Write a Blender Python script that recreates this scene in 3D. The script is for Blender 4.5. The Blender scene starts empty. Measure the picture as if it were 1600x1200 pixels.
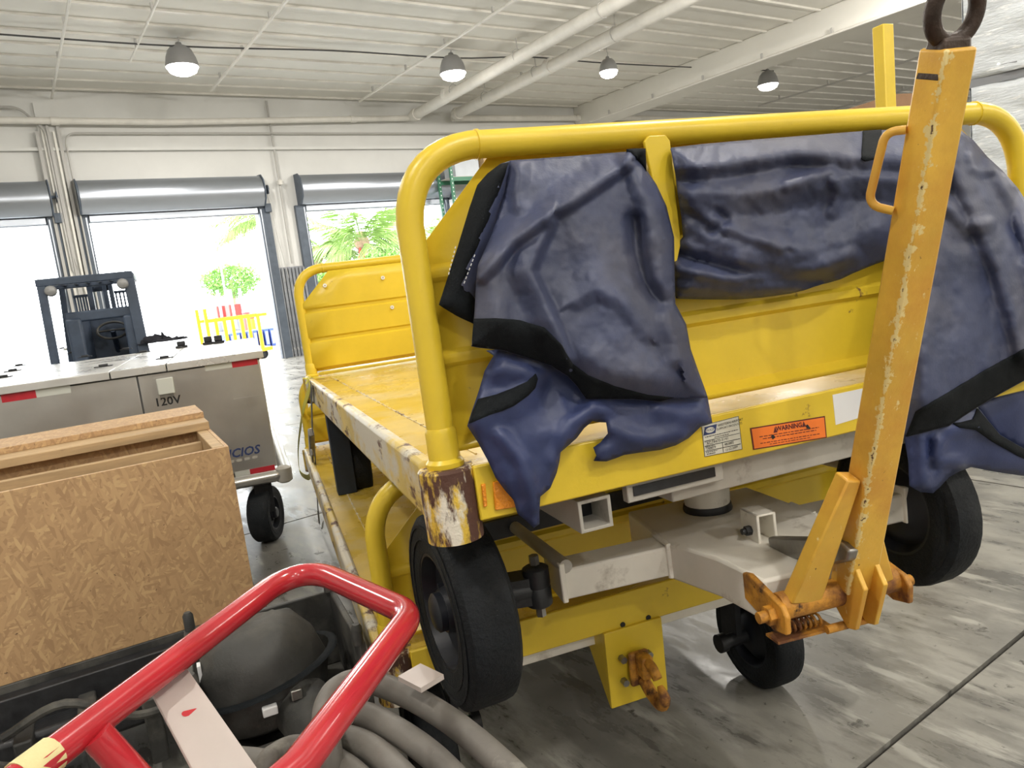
import bpy, bmesh, math, random
import numpy as np
from mathutils import Vector, Matrix, noise
from mathutils.geometry import delaunay_2d_cdt

random.seed(7)
SC = bpy.context.scene
COL = SC.collection

# ------------------------------------------------------------------ camera
PITCH, ROLL, F, CAMH = math.radians(8.6), math.radians(6.7), 1150.0, 1.72
_f = np.array([0, math.cos(PITCH), -math.sin(PITCH)])
_r = np.array([1.0, 0, 0])
_d = -np.cross(_r, _f)
CM = np.array([math.cos(ROLL) * _r + math.sin(ROLL) * _d, -math.sin(ROLL) * _r + math.cos(ROLL) * _d, _f])
CO = np.array([0, 0, CAMH])
cam = bpy.data.cameras.new('camera')
cam.sensor_width = 36
cam.lens = F / 1600 * 36
cam.clip_start = .05
cam.clip_end = 400
camo = bpy.data.objects.new('camera', cam)
COL.objects.link(camo)
camo.matrix_world = Matrix(((CM[0][0], -CM[1][0], -CM[2][0], 0), (CM[0][1], -CM[1][1], -CM[2][1], 0),
                            (CM[0][2], -CM[1][2], -CM[2][2], CAMH), (0, 0, 0, 1)))
SC.camera = camo

# ------------------------------------------------------------------ sky and exposure
world = bpy.data.worlds.new('sky')
SC.world = world
world.use_nodes = True
_bg = world.node_tree.nodes['Background']
_bg.inputs[0].default_value = (0.93, 0.97, 1.0, 1)
_bg.inputs[1].default_value = 8.0
SC.view_settings.view_transform = 'Standard'
SC.view_settings.look = 'None'
SC.view_settings.exposure = 0.30
SC.view_settings.gamma = 1.0
LAMP_W = 310.0
SC.cycles.max_bounces = 10
SC.cycles.diffuse_bounces = 6
SC.cycles.caustics_reflective = False
SC.cycles.caustics_refractive = False
SC.cycles.sample_clamp_indirect = 6


# ------------------------------------------------------------------ pixel helpers (directions only; planes give distance)
def ray(x, y):
    return CM.T @ np.array([(x - 800) / F, (y - 600) / F, 1.0])


def onz(x, y, z=0.0):
    d = ray(x, y)
    return CO + d * (z - CAMH) / d[2]


def onplane(x, y, p, n):
    d = ray(x, y)
    return CO + d * (np.dot(np.array(p) - CO, n) / np.dot(d, n))


def atdepth(x, y, d):
    return CO + ray(x, y) * d


def proj(p):
    q = CM @ (np.array(p, float) - CO)
    return (800 + F * q[0] / q[2], 600 + F * q[1] / q[2], q[2])


class Frame:
    """a rigid local frame: origin o, axes columns of R"""
    def __init__(self, o, R):
        self.o = np.array(o, float)
        self.R = np.array(R, float)

    def w(self, p):
        return self.o + self.R @ np.array(p, float)

    def l(self, p):
        return self.R.T @ (np.array(p, float) - self.o)

    def px(self, x, y, ax, val):
        n = self.R[:, ax]
        return self.l(onplane(x, y, self.o + n * val, n))

    def mat(self, base=(0, 0, 0)):
        o = self.w(base)
        R = self.R
        return Matrix(((R[0][0], R[0][1], R[0][2], o[0]), (R[1][0], R[1][1], R[1][2], o[1]),
                       (R[2][0], R[2][1], R[2][2], o[2]), (0, 0, 0, 1)))


def rot(yaw, tilt=0, roll=0):
    yaw, tilt, roll = [math.radians(a) for a in (yaw, tilt, roll)]
    c, s = math.cos(yaw), math.sin(yaw)
    Z = np.array([[c, -s, 0], [s, c, 0], [0, 0, 1]])
    c, s = math.cos(tilt), math.sin(tilt)
    X = np.array([[1, 0, 0], [0, c, -s], [0, s, c]])
    c, s = math.cos(roll), math.sin(roll)
    Y = np.array([[c, 0, s], [0, 1, 0], [-s, 0, c]])
    return Z @ X @ Y


WORLD = Frame((0, 0, 0), np.eye(3))
# building frame: s along the door wall, t through it (outside positive), z up
BLD = Frame(onz(440, 560), rot(33.5))


# ------------------------------------------------------------------ mesh builder
def unit(v):
    v = np.array(v, float)
    return v / (np.linalg.norm(v) + 1e-12)


class MB:
    def __init__(self, T=None):
        self.v = []
        self.f = []
        self.T = T

    def add(self, vs, fs):
        n = len(self.v)
        for p in vs:
            self.v.append(tuple(self.T(p)) if self.T else tuple(float(c) for c in p))
        self.f += [tuple(i + n for i in q) for q in fs]
        return self

    def box(self, a, b):
        (x0, y0, z0), (x1, y1, z1) = a, b
        return self.add([(x0, y0, z0), (x1, y0, z0), (x1, y1, z0), (x0, y1, z0), (x0, y0, z1), (x1, y0, z1), (x1, y1, z1), (x0, y1, z1)],
                        [(0, 3, 2, 1), (4, 5, 6, 7), (0, 1, 5, 4), (1, 2, 6, 5), (2, 3, 7, 6), (3, 0, 4, 7)])

    def beam(self, p0, p1, side, w, h, w1=None, h1=None):
        """rectangular bar from p0 to p1; side = direction of width w; h across"""
        p0, p1 = np.array(p0, float), np.array(p1, float)
        d = unit(p1 - p0)
        s = np.array(side, float)
        s = unit(s - d * np.dot(s, d))
        t = np.cross(d, s)
        w1 = w if w1 is None else w1
        h1 = h if h1 is None else h1
        vs = []
        for p, ww, hh in ((p0, w, h), (p1, w1, h1)):
            for a, b in ((-1, -1), (1, -1), (1, 1), (-1, 1)):
                vs.append(p + s * ww / 2 * a + t * hh / 2 * b)
        return self.add(vs, [(3, 2, 1, 0), (4, 5, 6, 7), (0, 1, 5, 4), (1, 2, 6, 5), (2, 3, 7, 6), (3, 0, 4, 7)])

    def prism(self, poly, ext):
        n = len(poly)
        e = np.array(ext, float)
        vs = [np.array(p, float) for p in poly] + [np.array(p, float) + e for p in poly]
        fs = [tuple(range(n - 1, -1, -1)), tuple(range(n, 2 * n))]
        for i in range(n):
            j = (i + 1) % n
            fs.append((i, j, n + j, n + i))
        return self.add(vs, fs)

    def tube(self, path, r, seg=10, closed=False, cap=True, flat=None):
        P = [np.array(p, float) for p in path]
        n = len(P)
        tang = []
        for i in range(n):
            a = P[(i - 1) % n] if (closed or i > 0) else P[i]
            b = P[(i + 1) % n] if (closed or i < n - 1) else P[i]
            tang.append(unit(b - a))
        up = np.array([0, 0, 1.0])
        if abs(np.dot(up, tang[0])) > .9:
            up = np.array([1.0, 0, 0])
        s = unit(np.cross(tang[0], up))
        vs = []
        for i in range(n):
            t = tang[i]
            s = unit(s - t * np.dot(s, t))
            b = np.cross(t, s)
            rr = r[i] if isinstance(r, (list, tuple)) else r
            for k in range(seg):
                a = 2 * math.pi * k / seg
                vs.append(P[i] + s * math.cos(a) * rr + b * math.sin(a) * rr * (flat or 1))
        fs = []
        m = n if closed else n - 1
        for i in range(m):
            for k in range(seg):
                k2 = (k + 1) % seg
                a, b = i * seg, ((i + 1) % n) * seg
                fs.append((a + k, a + k2, b + k2, b + k))
        if cap and not closed:
            fs.append(tuple(range(seg - 1, -1, -1)))
            fs.append(tuple((n - 1) * seg + k for k in range(seg)))
        return self.add(vs, fs)

    def cyl(self, p0, p1, r, seg=14, r1=None):
        return self.tube([p0, p1], [r, r if r1 is None else r1], seg)

    def lathe(self, prof, o, ax, seg=24, closed=False):
        """profile of (radius, height along ax)"""
        ax = unit(ax)
        up = np.array([0, 0, 1.0]) if abs(ax[2]) < .9 else np.array([1.0, 0, 0])
        s = unit(np.cross(ax, up))
        b = np.cross(ax, s)
        o = np.array(o, float)
        vs, fs = [], []
        n = len(prof)
        for (r, h) in prof:
            for k in range(seg):
                a = 2 * math.pi * k / seg
                vs.append(o + ax * h + (s * math.cos(a) + b * math.sin(a)) * r)
        for i in range(n if closed else n - 1):
            j = (i + 1) % n
            for k in range(seg):
                k2 = (k + 1) % seg
                fs.append((i * seg + k, i * seg + k2, j * seg + k2, j * seg + k))
        if not closed:
            fs.append(tuple(range(seg - 1, -1, -1)))
            fs.append(tuple((n - 1) * seg + k for k in range(seg)))
        return self.add(vs, fs)

    def grid(self, fn, nu, nv):
        vs = [fn(i / nu, j / nv) for j in range(nv + 1) for i in range(nu + 1)]
        fs = [(j * (nu + 1) + i, j * (nu + 1) + i + 1, (j + 1) * (nu + 1) + i + 1, (j + 1) * (nu + 1) + i) for j in range(nv) for i in range(nu)]
        return self.add(vs, fs)

    def mesh(self, name, off=(0, 0, 0)):
        me = bpy.data.meshes.new(name)
        o = np.array(off, float)
        me.from_pydata([tuple(np.array(p) - o) for p in self.v], [], self.f)
        bm = bmesh.new()
        bm.from_mesh(me)
        bmesh.ops.recalc_face_normals(bm, faces=bm.faces)
        bm.to_mesh(me)
        bm.free()
        return me


def fillet(pts, r, n=6):
    """round the inner corners of a polyline"""
    P = [np.array(p, float) for p in pts]
    out = [P[0]]
    for i in range(1, len(P) - 1):
        rr = r[i - 1] if isinstance(r, (list, tuple)) else r
        a, b, c = P[i - 1], P[i], P[i + 1]
        d0, d1 = unit(a - b), unit(c - b)
        ang = math.acos(max(-1, min(1, float(np.dot(d0, d1)))))
        if rr <= 0 or abs(ang - math.pi) < .02:
            out.append(b)
            continue
        L = min(rr / math.tan(ang / 2), np.linalg.norm(a - b) * .499, np.linalg.norm(c - b) * .499)
        p0, p1 = b + d0 * L, b + d1 * L
        for k in range(n + 1):
            t = k / n
            q = (1 - t) ** 2 * p0 + 2 * t * (1 - t) * (b * .82 + (p0 + p1) / 2 * .18) + t * t * p1
            out.append(q)
    out.append(P[-1])
    return out


def spline(pts, n=8):
    """Catmull-Rom through points"""
    P = [np.array(p, float) for p in pts]
    P = [2 * P[0] - P[1]] + P + [2 * P[-1] - P[-2]]
    out = []
    for i in range(1, len(P) - 2):
        for k in range(n):
            t = k / n
            out.append(.5 * ((2 * P[i]) + (-P[i - 1] + P[i + 1]) * t + (2 * P[i - 1] - 5 * P[i] + 4 * P[i + 1] - P[i + 2]) * t * t
                             + (-P[i - 1] + 3 * P[i] - 3 * P[i + 1] + P[i + 2]) * t ** 3))
    out.append(P[-2])
    return out


# ------------------------------------------------------------------ objects
BASE = {}


def tag(o, label, cat, group=None):
    o['label'] = label
    o['category'] = cat
    if group:
        o['group'] = group
    return o


def thing(name, label, cat, frame=WORLD, base=(0, 0, 0), group=None):
    o = bpy.data.objects.new(name, None)
    o.empty_display_size = .1
    COL.objects.link(o)
    o.matrix_world = frame.mat(base)
    BASE[o.name] = tuple(base)
    return tag(o, label, cat, group)


def finish(o, mat, bevel=0, smooth=True, solid=0, angle=40):
    me = o.data
    if mat is not None and not me.materials:
        me.materials.append(mat)
    if smooth:
        me.polygons.foreach_set('use_smooth', [True] * len(me.polygons))
        me.set_sharp_from_angle(angle=math.radians(angle))
    if solid:
        m = o.modifiers.new('s', 'SOLIDIFY')
        m.thickness = solid
        m.offset = 0
    if bevel:
        m = o.modifiers.new('b', 'BEVEL')
        m.width = bevel
        m.segments = 2
        m.limit_method = 'ANGLE'
        m.angle_limit = math.radians(35)
    return o


def part(name, mb, mat, parent, bevel=0, smooth=True, solid=0, label=None, angle=40, kind=None):
    """a part: mesh in its thing's frame coordinates"""
    me = mb.mesh(name) if isinstance(mb, MB) else mb
    o = bpy.data.objects.new(name, me)
    COL.objects.link(o)
    o.parent = parent
    if parent is not None and parent.type == 'EMPTY':
        o.location = [-c for c in BASE.get(parent.name, (0, 0, 0))]
    elif parent is not None and parent.name in BASE:
        o.location = [-c for c in BASE[parent.name]]
    if label:
        o['label'] = label
    if kind:
        o['kind'] = kind
    return finish(o, mat, bevel, smooth, solid, angle)


def single(name, mb, mat, frame=WORLD, base=(0, 0, 0), label=None, cat=None, group=None, bevel=0, smooth=True, solid=0, kind=None, angle=40):
    """a thing that is one mesh, origin at its base"""
    me = mb.mesh(name, base)
    o = bpy.data.objects.new(name, me)
    COL.objects.link(o)
    o.matrix_world = frame.mat(base)
    BASE[o.name] = tuple(base)
    if label:
        tag(o, label, cat, group)
    if kind:
        o['kind'] = kind
    return finish(o, mat, bevel, smooth, solid, angle)


def copy_tree(o, parent=None):
    c = o.copy()
    COL.objects.link(c)
    c.parent = parent
    if o.name in BASE:
        BASE[c.name] = BASE[o.name]
    for ch in list(o.children):
        copy_tree(ch, c)
    return c


_txt = {}


def text_mb(s, size, o, right, up, align='LEFT', lift=0.0, shear=0.0, bold=0.0):
    cu = bpy.data.curves.new('t', 'FONT')
    cu.body = s
    cu.size = size
    cu.align_x = align
    cu.align_y = 'CENTER'
    cu.shear = shear
    cu.offset = bold
    cu.resolution_u = 2
    ob = bpy.data.objects.new('t', cu)
    COL.objects.link(ob)
    dg = bpy.context.evaluated_depsgraph_get()
    me = bpy.data.meshes.new_from_object(ob.evaluated_get(dg))
    right, up, o = unit(right), unit(up), np.array(o, float)
    nrm = np.cross(right, up)
    m = MB()
    m.add([o + right * v.co.x + up * v.co.y + nrm * lift for v in me.vertices], [tuple(p.vertices) for p in me.polygons])
    bpy.data.objects.remove(ob)
    bpy.data.curves.remove(cu)
    bpy.data.meshes.remove(me)
    return m


# ------------------------------------------------------------------ materials
MATS = {}


def mat(name, col, rough=.5, metal=0.0, var=.0, vscale=3.0, bump=0.0, bscale=40.0, wears=(), spec=.5, stretch=(1, 1, 1), emit=None, trans=0.0, coat=0.0, rvar=0.0, detail=6):
    """procedural paint/metal: colour variation, layered wear patches (colour, scale, threshold, softness, rough, stretch), relief"""
    m = bpy.data.materials.new(name)
    m.use_nodes = True
    nt = m.node_tree
    N, Lk = nt.nodes, nt.links
    b = N['Principled BSDF']
    b.inputs['Roughness'].default_value = rough
    b.inputs['Metallic'].default_value = metal
    b.inputs['Specular IOR Level'].default_value = spec
    b.inputs['Coat Weight'].default_value = coat
    if trans:
        b.inputs['Transmission Weight'].default_value = trans
    tc = N.new('ShaderNodeTexCoord')

    def mapped(st, seed=0):
        mp = N.new('ShaderNodeMapping')
        mp.inputs['Scale'].default_value = st
        mp.inputs['Location'].default_value = (seed * 3.1, seed * 1.7, seed * 2.3)
        Lk.new(tc.outputs['Object'], mp.inputs[0])
        return mp.outputs[0]

    def nz(scale, st=(1, 1, 1), det=6, seed=0, rgh=.6):
        n = N.new('ShaderNodeTexNoise')
        n.inputs['Scale'].default_value = scale
        n.inputs['Detail'].default_value = det
        n.inputs['Roughness'].default_value = rgh
        Lk.new(mapped(st, seed), n.inputs['Vector'])
        return n.outputs['Fac']
    c4 = (*col, 1)
    cur = None
    if var:
        mx = N.new('ShaderNodeMix')
        mx.data_type = 'RGBA'
        mx.inputs['A'].default_value = tuple(max(0, c * (1 - var)) for c in col) + (1,)
        mx.inputs['B'].default_value = tuple(min(1, c * (1 + var)) for c in col) + (1,)
        rp = N.new('ShaderNodeMapRange')
        rp.inputs[1].default_value = .3
        rp.inputs[2].default_value = .7
        Lk.new(nz(vscale, stretch, detail), rp.inputs[0])
        Lk.new(rp.outputs[0], mx.inputs['Factor'])
        cur = mx.outputs['Result']
    rcur = None
    for i, wspec in enumerate(wears):
        wc, ws, th, so, wr = wspec[:5]
        st = wspec[5] if len(wspec) > 5 else (1, 1, 1)
        rp = N.new('ShaderNodeMapRange')
        rp.inputs[1].default_value = th - so
        rp.inputs[2].default_value = th + so
        Lk.new(nz(ws, st, 8, i + 1, .65), rp.inputs[0])
        mx = N.new('ShaderNodeMix')
        mx.data_type = 'RGBA'
        if cur is None:
            mx.inputs['A'].default_value = c4
        else:
            Lk.new(cur, mx.inputs['A'])
        mx.inputs['B'].default_value = (*wc, 1)
        Lk.new(rp.outputs[0], mx.inputs['Factor'])
        cur = mx.outputs['Result']
        mr = N.new('ShaderNodeMix')
        mr.data_type = 'FLOAT'
        if rcur is None:
            mr.inputs['A'].default_value = rough
        else:
            Lk.new(rcur, mr.inputs['A'])
        mr.inputs['B'].default_value = wr
        Lk.new(rp.outputs[0], mr.inputs['Factor'])
        rcur = mr.outputs['Result']
    if rvar:
        ad = N.new('ShaderNodeMapRange')
        ad.inputs[1].default_value = .35
        ad.inputs[2].default_value = .65
        ad.inputs[3].default_value = max(.02, rough - rvar)
        ad.inputs[4].default_value = rough + rvar
        Lk.new(nz(vscale * .8, stretch, 5, 9), ad.inputs[0])
        rcur = ad.outputs[0]
    if cur is None:
        b.inputs['Base Color'].default_value = c4
    else:
        Lk.new(cur, b.inputs['Base Color'])
    if rcur is not None:
        Lk.new(rcur, b.inputs['Roughness'])
    if bump:
        bp = N.new('ShaderNodeBump')
        bp.inputs['Strength'].default_value = min(1, bump)
        bp.inputs['Distance'].default_value = .01
        Lk.new(nz(bscale, stretch, 5, 5), bp.inputs['Height'])
        Lk.new(bp.outputs[0], b.inputs['Normal'])
    if emit:
        b.inputs['Emission Color'].default_value = (*emit[0], 1)
        b.inputs['Emission Strength'].default_value = emit[1]
    MATS[name] = m
    return m


RUST = (.09, .035, .018)
PRIMER = (.62, .60, .55)
m_yellow = mat('yellow_paint', (.72, .52, .034), .34, var=.10, vscale=2.5, bump=.05, bscale=60,
               wears=((( .20, .10, .03), 9, .70, .02, .6), ((.78, .62, .25), 14, .735, .01, .5)))
m_yellow_deck = mat('yellow_deck_paint', (.58, .40, .05), .30, var=.16, vscale=3, bump=.06, bscale=30, rvar=.12,
                    wears=(((.60, .46, .18), 3.2, .58, .08, .35), ((.25, .15, .06), 22, .70, .02, .5, (1, .25, 1))))
m_yellow_worn = mat('yellow_paint_worn_to_steel', (.63, .47, .12), .42, var=.15, vscale=5, bump=.12, bscale=60,
                    wears=(((.60, .56, .46), 6, .50, .05, .40, (1, .6, 1)), ((.11, .05, .035), 11, .60, .035, .6, (1, .5, 1.4))))
m_rust_corner = mat('scraped_yellow_corner', (.68, .46, .05), .45, var=.12, vscale=6, bump=.35, bscale=70,
                    wears=(((.72, .68, .58), 16, .535, .04, .5, (1, 1, .45)), ((.085, .036, .024), 13, .495, .03, .65, (1.2, 1, .4))))
m_orange = mat('orange_yellow_paint', (.72, .43, .06), .36, var=.16, vscale=5, bump=.10, bscale=60,
               wears=(((.66, .34, .05), 6, .55, .10, .4), ((.80, .64, .28), 40, .665, .015, .45, (1, 1, .4)), ((.13, .06, .025), 55, .70, .02, .6, (1, 1, .6))))
m_orange_rust = mat('rust_stained_orange', (.60, .28, .035), .5, var=.25, vscale=9, bump=.25, bscale=70,
                    wears=(((.16, .06, .022), 12, .52, .09, .7), ((.05, .025, .015), 22, .62, .04, .75)))
m_white = mat('white_frame_paint', (.78, .75, .68), .42, var=.08, vscale=5, bump=.08, bscale=50,
              wears=(((.44, .40, .34), 9, .66, .07, .6), ((.20, .11, .06), 17, .73, .02, .7)))
m_greymetal = mat('grey_painted_steel', (.42, .40, .36), .5, var=.10, vscale=6, bump=.08,
                  wears=(((.26, .23, .20), 10, .68, .06, .6),))
m_steel = mat('dull_steel', (.30, .29, .27), .36, .85, var=.2, vscale=20)
m_darksteel = mat('greasy_black_steel', (.022, .023, .026), .42, .2, var=.4, vscale=20, bump=.15)
m_tyre = mat('black_rubber', (.0085, .0105, .013), .66, spec=.25, var=.35, vscale=9, bump=.5, bscale=90,
             wears=(((.022, .024, .026), 7, .55, .08, .7, (1, 1, .5)), ((.26, .25, .23), 120, .715, .02, .8)))
m_rim = mat('black_rim_paint', (.009, .011, .017), .45, var=.3, vscale=20)
m_tarp = mat('blue_vinyl_tarp', (.040, .050, .105), .50, var=.30, vscale=5, bump=.10, bscale=120,
             wears=(((.085, .088, .125), 3.2, .56, .10, .58), ((.13, .13, .14), 26, .72, .03, .6)))
m_tarp_dark = mat('blue_vinyl_clean', (.026, .038, .110), .46, var=.25, vscale=5, bump=.08, bscale=120)
m_band = mat('black_webbing', (.0055, .0075, .0095), .8, spec=.2, var=.2, vscale=10, bump=.3, bscale=300)
m_thread = mat('white_thread', (.7, .7, .7), .8)
m_black = mat('black_print', (.01, .01, .012), .6)
m_decal = mat('label_foil', (.66, .66, .58), .35, .1)
m_decal_blue = mat('label_blue_print', (.03, .05, .15), .4)
m_warn = mat('orange_warning_print', (.86, .20, .025), .4, var=.04)
m_warn_dark = mat('maroon_print', (.10, .01, .012), .5)
m_reflect = mat('amber_reflector', (.95, .32, .01), .2, bump=.8, bscale=160, coat=.5)
m_sticker = mat('white_sticker', (.75, .76, .78), .4, var=.06)
m_alu = mat('brushed_aluminium_sheet', (.58, .57, .55), .36, .85, var=.10, vscale=2, bump=.03, rvar=.08)
m_alu_top = mat('scuffed_aluminium_lid', (.72, .72, .71), .30, .7, var=.08, vscale=3, rvar=.1)
m_redtape = mat('red_reflective_tape', (.50, .02, .035), .35, var=.1, vscale=20)
m_whitetape = mat('white_reflective_tape', (.60, .61, .56), .35)
m_osb = None
m_wood = mat('pine_lumber', (.42, .29, .155), .65, var=.25, vscale=4, bump=.1, stretch=(.6, 6, 6),
             wears=(((.16, .10, .06), 8, .68, .04, .7, (.4, 3, 3)),))
m_red = mat('glossy_red_paint', (.43, .022, .032), .20, var=.1, vscale=8, coat=.4, wears=(((.62, .30, .28), 9, .70, .06, .35),))
m_plate = mat('pale_grey_plate_paint', (.50, .44, .41), .42, var=.06, vscale=6, wears=(((.5, .05, .05), 5, .72, .03, .4),))
m_tape = mat('masking_tape', (.66, .58, .30), .7, var=.12, vscale=20, bump=.3)
m_hose = mat('grey_rubber_hose', (.155, .145, .13), .55, var=.2, vscale=7, bump=.1, wears=(((.26, .25, .22), 12, .64, .06, .6),))
m_blackplastic = mat('dusty_black_plastic', (.035, .035, .034), .55, var=.35, vscale=6, bump=.3, bscale=14,
                     wears=(((.13, .125, .11), 5, .58, .12, .7),))
m_tank = mat('dusty_charcoal_rubber', (.036, .036, .034), .6, var=.3, vscale=7, bump=.45, bscale=11,
             wears=(((.085, .08, .07), 5, .57, .12, .75),))
m_forklift = mat('forklift_steel_haze_tint', (.05, .072, .115), .45, var=.25, vscale=6)  # dark steel, bluish tint in the colour stands for haze and flare
m_lamp = mat('grey_lamp_shade', (.30, .30, .30), .45, .3)
m_lens = mat('lit_lamp_lens', (1, 1, 1), .5, emit=((1.0, .95, .86), 22))
m_pipe = mat('white_painted_pipe', (.68, .66, .61), .42, var=.08, vscale=3)
m_conduit = mat('grey_conduit', (.42, .41, .39), .5)
m_cable = mat('dark_cable', (.06, .06, .06), .6)
m_hood = mat('galvanised_hood_haze_tint', (.40, .43, .48), .30, .85, var=.08, vscale=1.5, stretch=(.3, 1, 1))  # galvanised metal with the haze near the doors tinted in as blue
m_jamb = mat('blue_grey_jamb_haze_tint', (.075, .095, .125), .5, var=.2, vscale=4)  # blue-grey steel, pushed bluer to imitate haze
m_corr = mat('corrugated_grey_metal', (.22, .23, .25), .4, .6, var=.2, vscale=3, wears=(((.45, .44, .43), 5, .62, .06, .5),))
m_strap = mat('yellow_webbing', (.62, .56, .06), .7, bump=.3, bscale=200)
m_rackgreen = mat('green_rack_paint', (.035, .15, .085), .45)
m_carton = mat('brown_cardboard', (.30, .17, .09), .8, var=.15, vscale=4)
m_crateblue = mat('dark_blue_black_post', (.010, .018, .032), .55, var=.2, vscale=10)
m_wrapbox = mat('pale_carton_under_film', (.42, .45, .48), .5, var=.12, vscale=1.2)
m_leaf = mat('palm_leaf', (.24, .36, .10), .5, var=.35, vscale=3)
m_leaf2 = mat('bush_leaf', (.16, .32, .06), .55, var=.4, vscale=3)
m_trunk = mat('palm_trunk', (.30, .20, .13), .8, var=.3, vscale=8)
m_outyellow = mat('outdoor_yellow', (.80, .42, .01), .5)
m_outblue = mat('outdoor_blue', (.05, .09, .32), .6)
m_outgrey = mat('outdoor_grey', (.22, .23, .25), .6)
m_outred = mat('outdoor_red', (.55, .06, .05), .6)
m_cloth = mat('dark_jacket_cloth', (.016, .017, .025), .9, var=.3, vscale=10, bump=.4, bscale=40)


def special_mats():
    global m_osb, m_wall, m_ceil, m_floor, m_apron, m_film, m_under
    # oriented strand board: stretched flakes in several directions
    m = bpy.data.materials.new('oriented_strand_board')
    m.use_nodes = True
    nt = m.node_tree
    N, Lk = nt.nodes, nt.links
    b = N['Principled BSDF']
    b.inputs['Roughness'].default_value = .62
    tc = N.new('ShaderNodeTexCoord')
    cols = None
    for i, (rz, sx) in enumerate(((0.5, 9), (-.7, 9), (1.5, 10), (-.1, 9), (1.0, 9), (-1.3, 9))):
        mp0 = N.new('ShaderNodeMapping')
        mp0.inputs['Location'].default_value = (.37 * i, .11 * i, .53 * i)
        mp0.inputs['Rotation'].default_value = (0, rz, 0)
        Lk.new(tc.outputs['Object'], mp0.inputs[0])
        mp = N.new('ShaderNodeMapping')
        mp.inputs['Scale'].default_value = (sx * 2.0, 50, 90)
        Lk.new(mp0.outputs[0], mp.inputs[0])
        vo = N.new('ShaderNodeTexVoronoi')
        vo.inputs['Scale'].default_value = 1.0
        vo.inputs['Randomness'].default_value = 1
        Lk.new(mp.outputs[0], vo.inputs['Vector'])
        sp = N.new('ShaderNodeSeparateColor')
        Lk.new(vo.outputs['Color'], sp.inputs[0])
        rp = N.new('ShaderNodeValToRGB')
        e = rp.color_ramp.elements
        e[0].color = (.36, .22, .112, 1)
        e[1].color = (.55, .37, .19, 1)
        e.new(.3).color = (.42, .265, .135, 1)
        e.new(.75).color = (.475, .305, .155, 1)
        Lk.new(sp.outputs[0], rp.inputs[0])
        if cols is None:
            cols = rp.outputs[0]
        else:
            gt = N.new('ShaderNodeMath')
            gt.operation = 'GREATER_THAN'
            gt.inputs[1].default_value = .72
            Lk.new(sp.outputs[1], gt.inputs[0])
            mx = N.new('ShaderNodeMix')
            mx.data_type = 'RGBA'
            Lk.new(gt.outputs[0], mx.inputs['Factor'])
            Lk.new(cols, mx.inputs['A'])
            Lk.new(rp.outputs[0], mx.inputs['B'])
            cols = mx.outputs['Result']
    n = N.new('ShaderNodeTexNoise')
    n.inputs['Scale'].default_value = 55
    n.inputs['Detail'].default_value = 3
    Lk.new(tc.outputs['Object'], n.inputs['Vector'])
    rp = N.new('ShaderNodeMapRange')
    rp.inputs[1].default_value = .70
    rp.inputs[2].default_value = .74
    Lk.new(n.outputs[0], rp.inputs[0])
    mx = N.new('ShaderNodeMix')
    mx.data_type = 'RGBA'
    Lk.new(rp.outputs[0], mx.inputs['Factor'])
    Lk.new(cols, mx.inputs['A'])
    mx.inputs['B'].default_value = (.14, .08, .045, 1)
    Lk.new(mx.outputs['Result'], b.inputs['Base Color'])
    bp = N.new('ShaderNodeBump')
    bp.inputs['Strength'].default_value = .15
    bp.inputs['Distance'].default_value = .004
    Lk.new(cols, bp.inputs['Height'])
    Lk.new(bp.outputs[0], b.inputs['Normal'])
    m_osb = m
    m_wall = mat('white_wall_paint', (.64, .64, .62), .75, var=.05, vscale=.8, bump=.05, bscale=8,
                 wears=(((.38, .37, .36), 3.5, .735, .02, .8),))
    m_ceil = mat('white_ceiling_paint', (.70, .685, .635), .7, var=.05, vscale=.6)
    m_floor = mat('worn_concrete', (.178, .172, .155), .30, var=.28, vscale=1.6, bump=.10, bscale=9, detail=12,
                  wears=(((.29, .28, .25), 2.6, .51, .06, .44, (1, .40, 1)), ((.125, .12, .108), 5.2, .57, .07, .24, (1.4, .45, 1)),
                         ((.35, .34, .305), 9, .60, .04, .5, (1, .22, 1)), ((.075, .072, .065), 7.5, .67, .04, .10), ((.10, .096, .086), 26, .66, .03, .3)))
    m_apron = mat('pale_apron', (.46, .46, .45), .8, var=.1, vscale=.3)  # plain pale ground colour with slight random variation
    m_under = mat('dark_joint', (.035, .032, .028), .9)
    # stretch film: glossy wrinkled clear film
    m_film = mat('clear_stretch_film', (.62, .66, .70), .12, var=.2, vscale=2, bump=1.0, bscale=14, stretch=(1, 1, 4), coat=.6,
                 wears=(((.85, .87, .88), 9, .60, .05, .15, (1, 1, 5)),))


special_mats()
m_orange_edge = m_orange.copy()
m_orange_edge.name = 'orange_paint_chipped_along_edge'
_nt = m_orange_edge.node_tree
_b = _nt.nodes['Principled BSDF']
_src = _b.inputs['Base Color'].links[0].from_socket
_at = _nt.nodes.new('ShaderNodeAttribute')
_at.attribute_name = 'edge'
_tc = _nt.nodes.new('ShaderNodeTexCoord')
_nz = _nt.nodes.new('ShaderNodeTexNoise')
_nz.inputs['Scale'].default_value = 38
_nz.inputs['Detail'].default_value = 8
_nz.inputs['Roughness'].default_value = .7
_nt.links.new(_tc.outputs['Object'], _nz.inputs['Vector'])
_pw = _nt.nodes.new('ShaderNodeMath')
_pw.operation = 'POWER'
_pw.inputs[1].default_value = 3.5
_nt.links.new(_at.outputs['Fac'], _pw.inputs[0])
_ad = _nt.nodes.new('ShaderNodeMath')
_ad.operation = 'MULTIPLY_ADD'
_ad.inputs[1].default_value = .30
_nt.links.new(_pw.outputs[0], _ad.inputs[0])
_nt.links.new(_nz.outputs['Fac'], _ad.inputs[2])
_rp = _nt.nodes.new('ShaderNodeMapRange')
_rp.inputs[1].default_value = .70
_rp.inputs[2].default_value = .73
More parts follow.
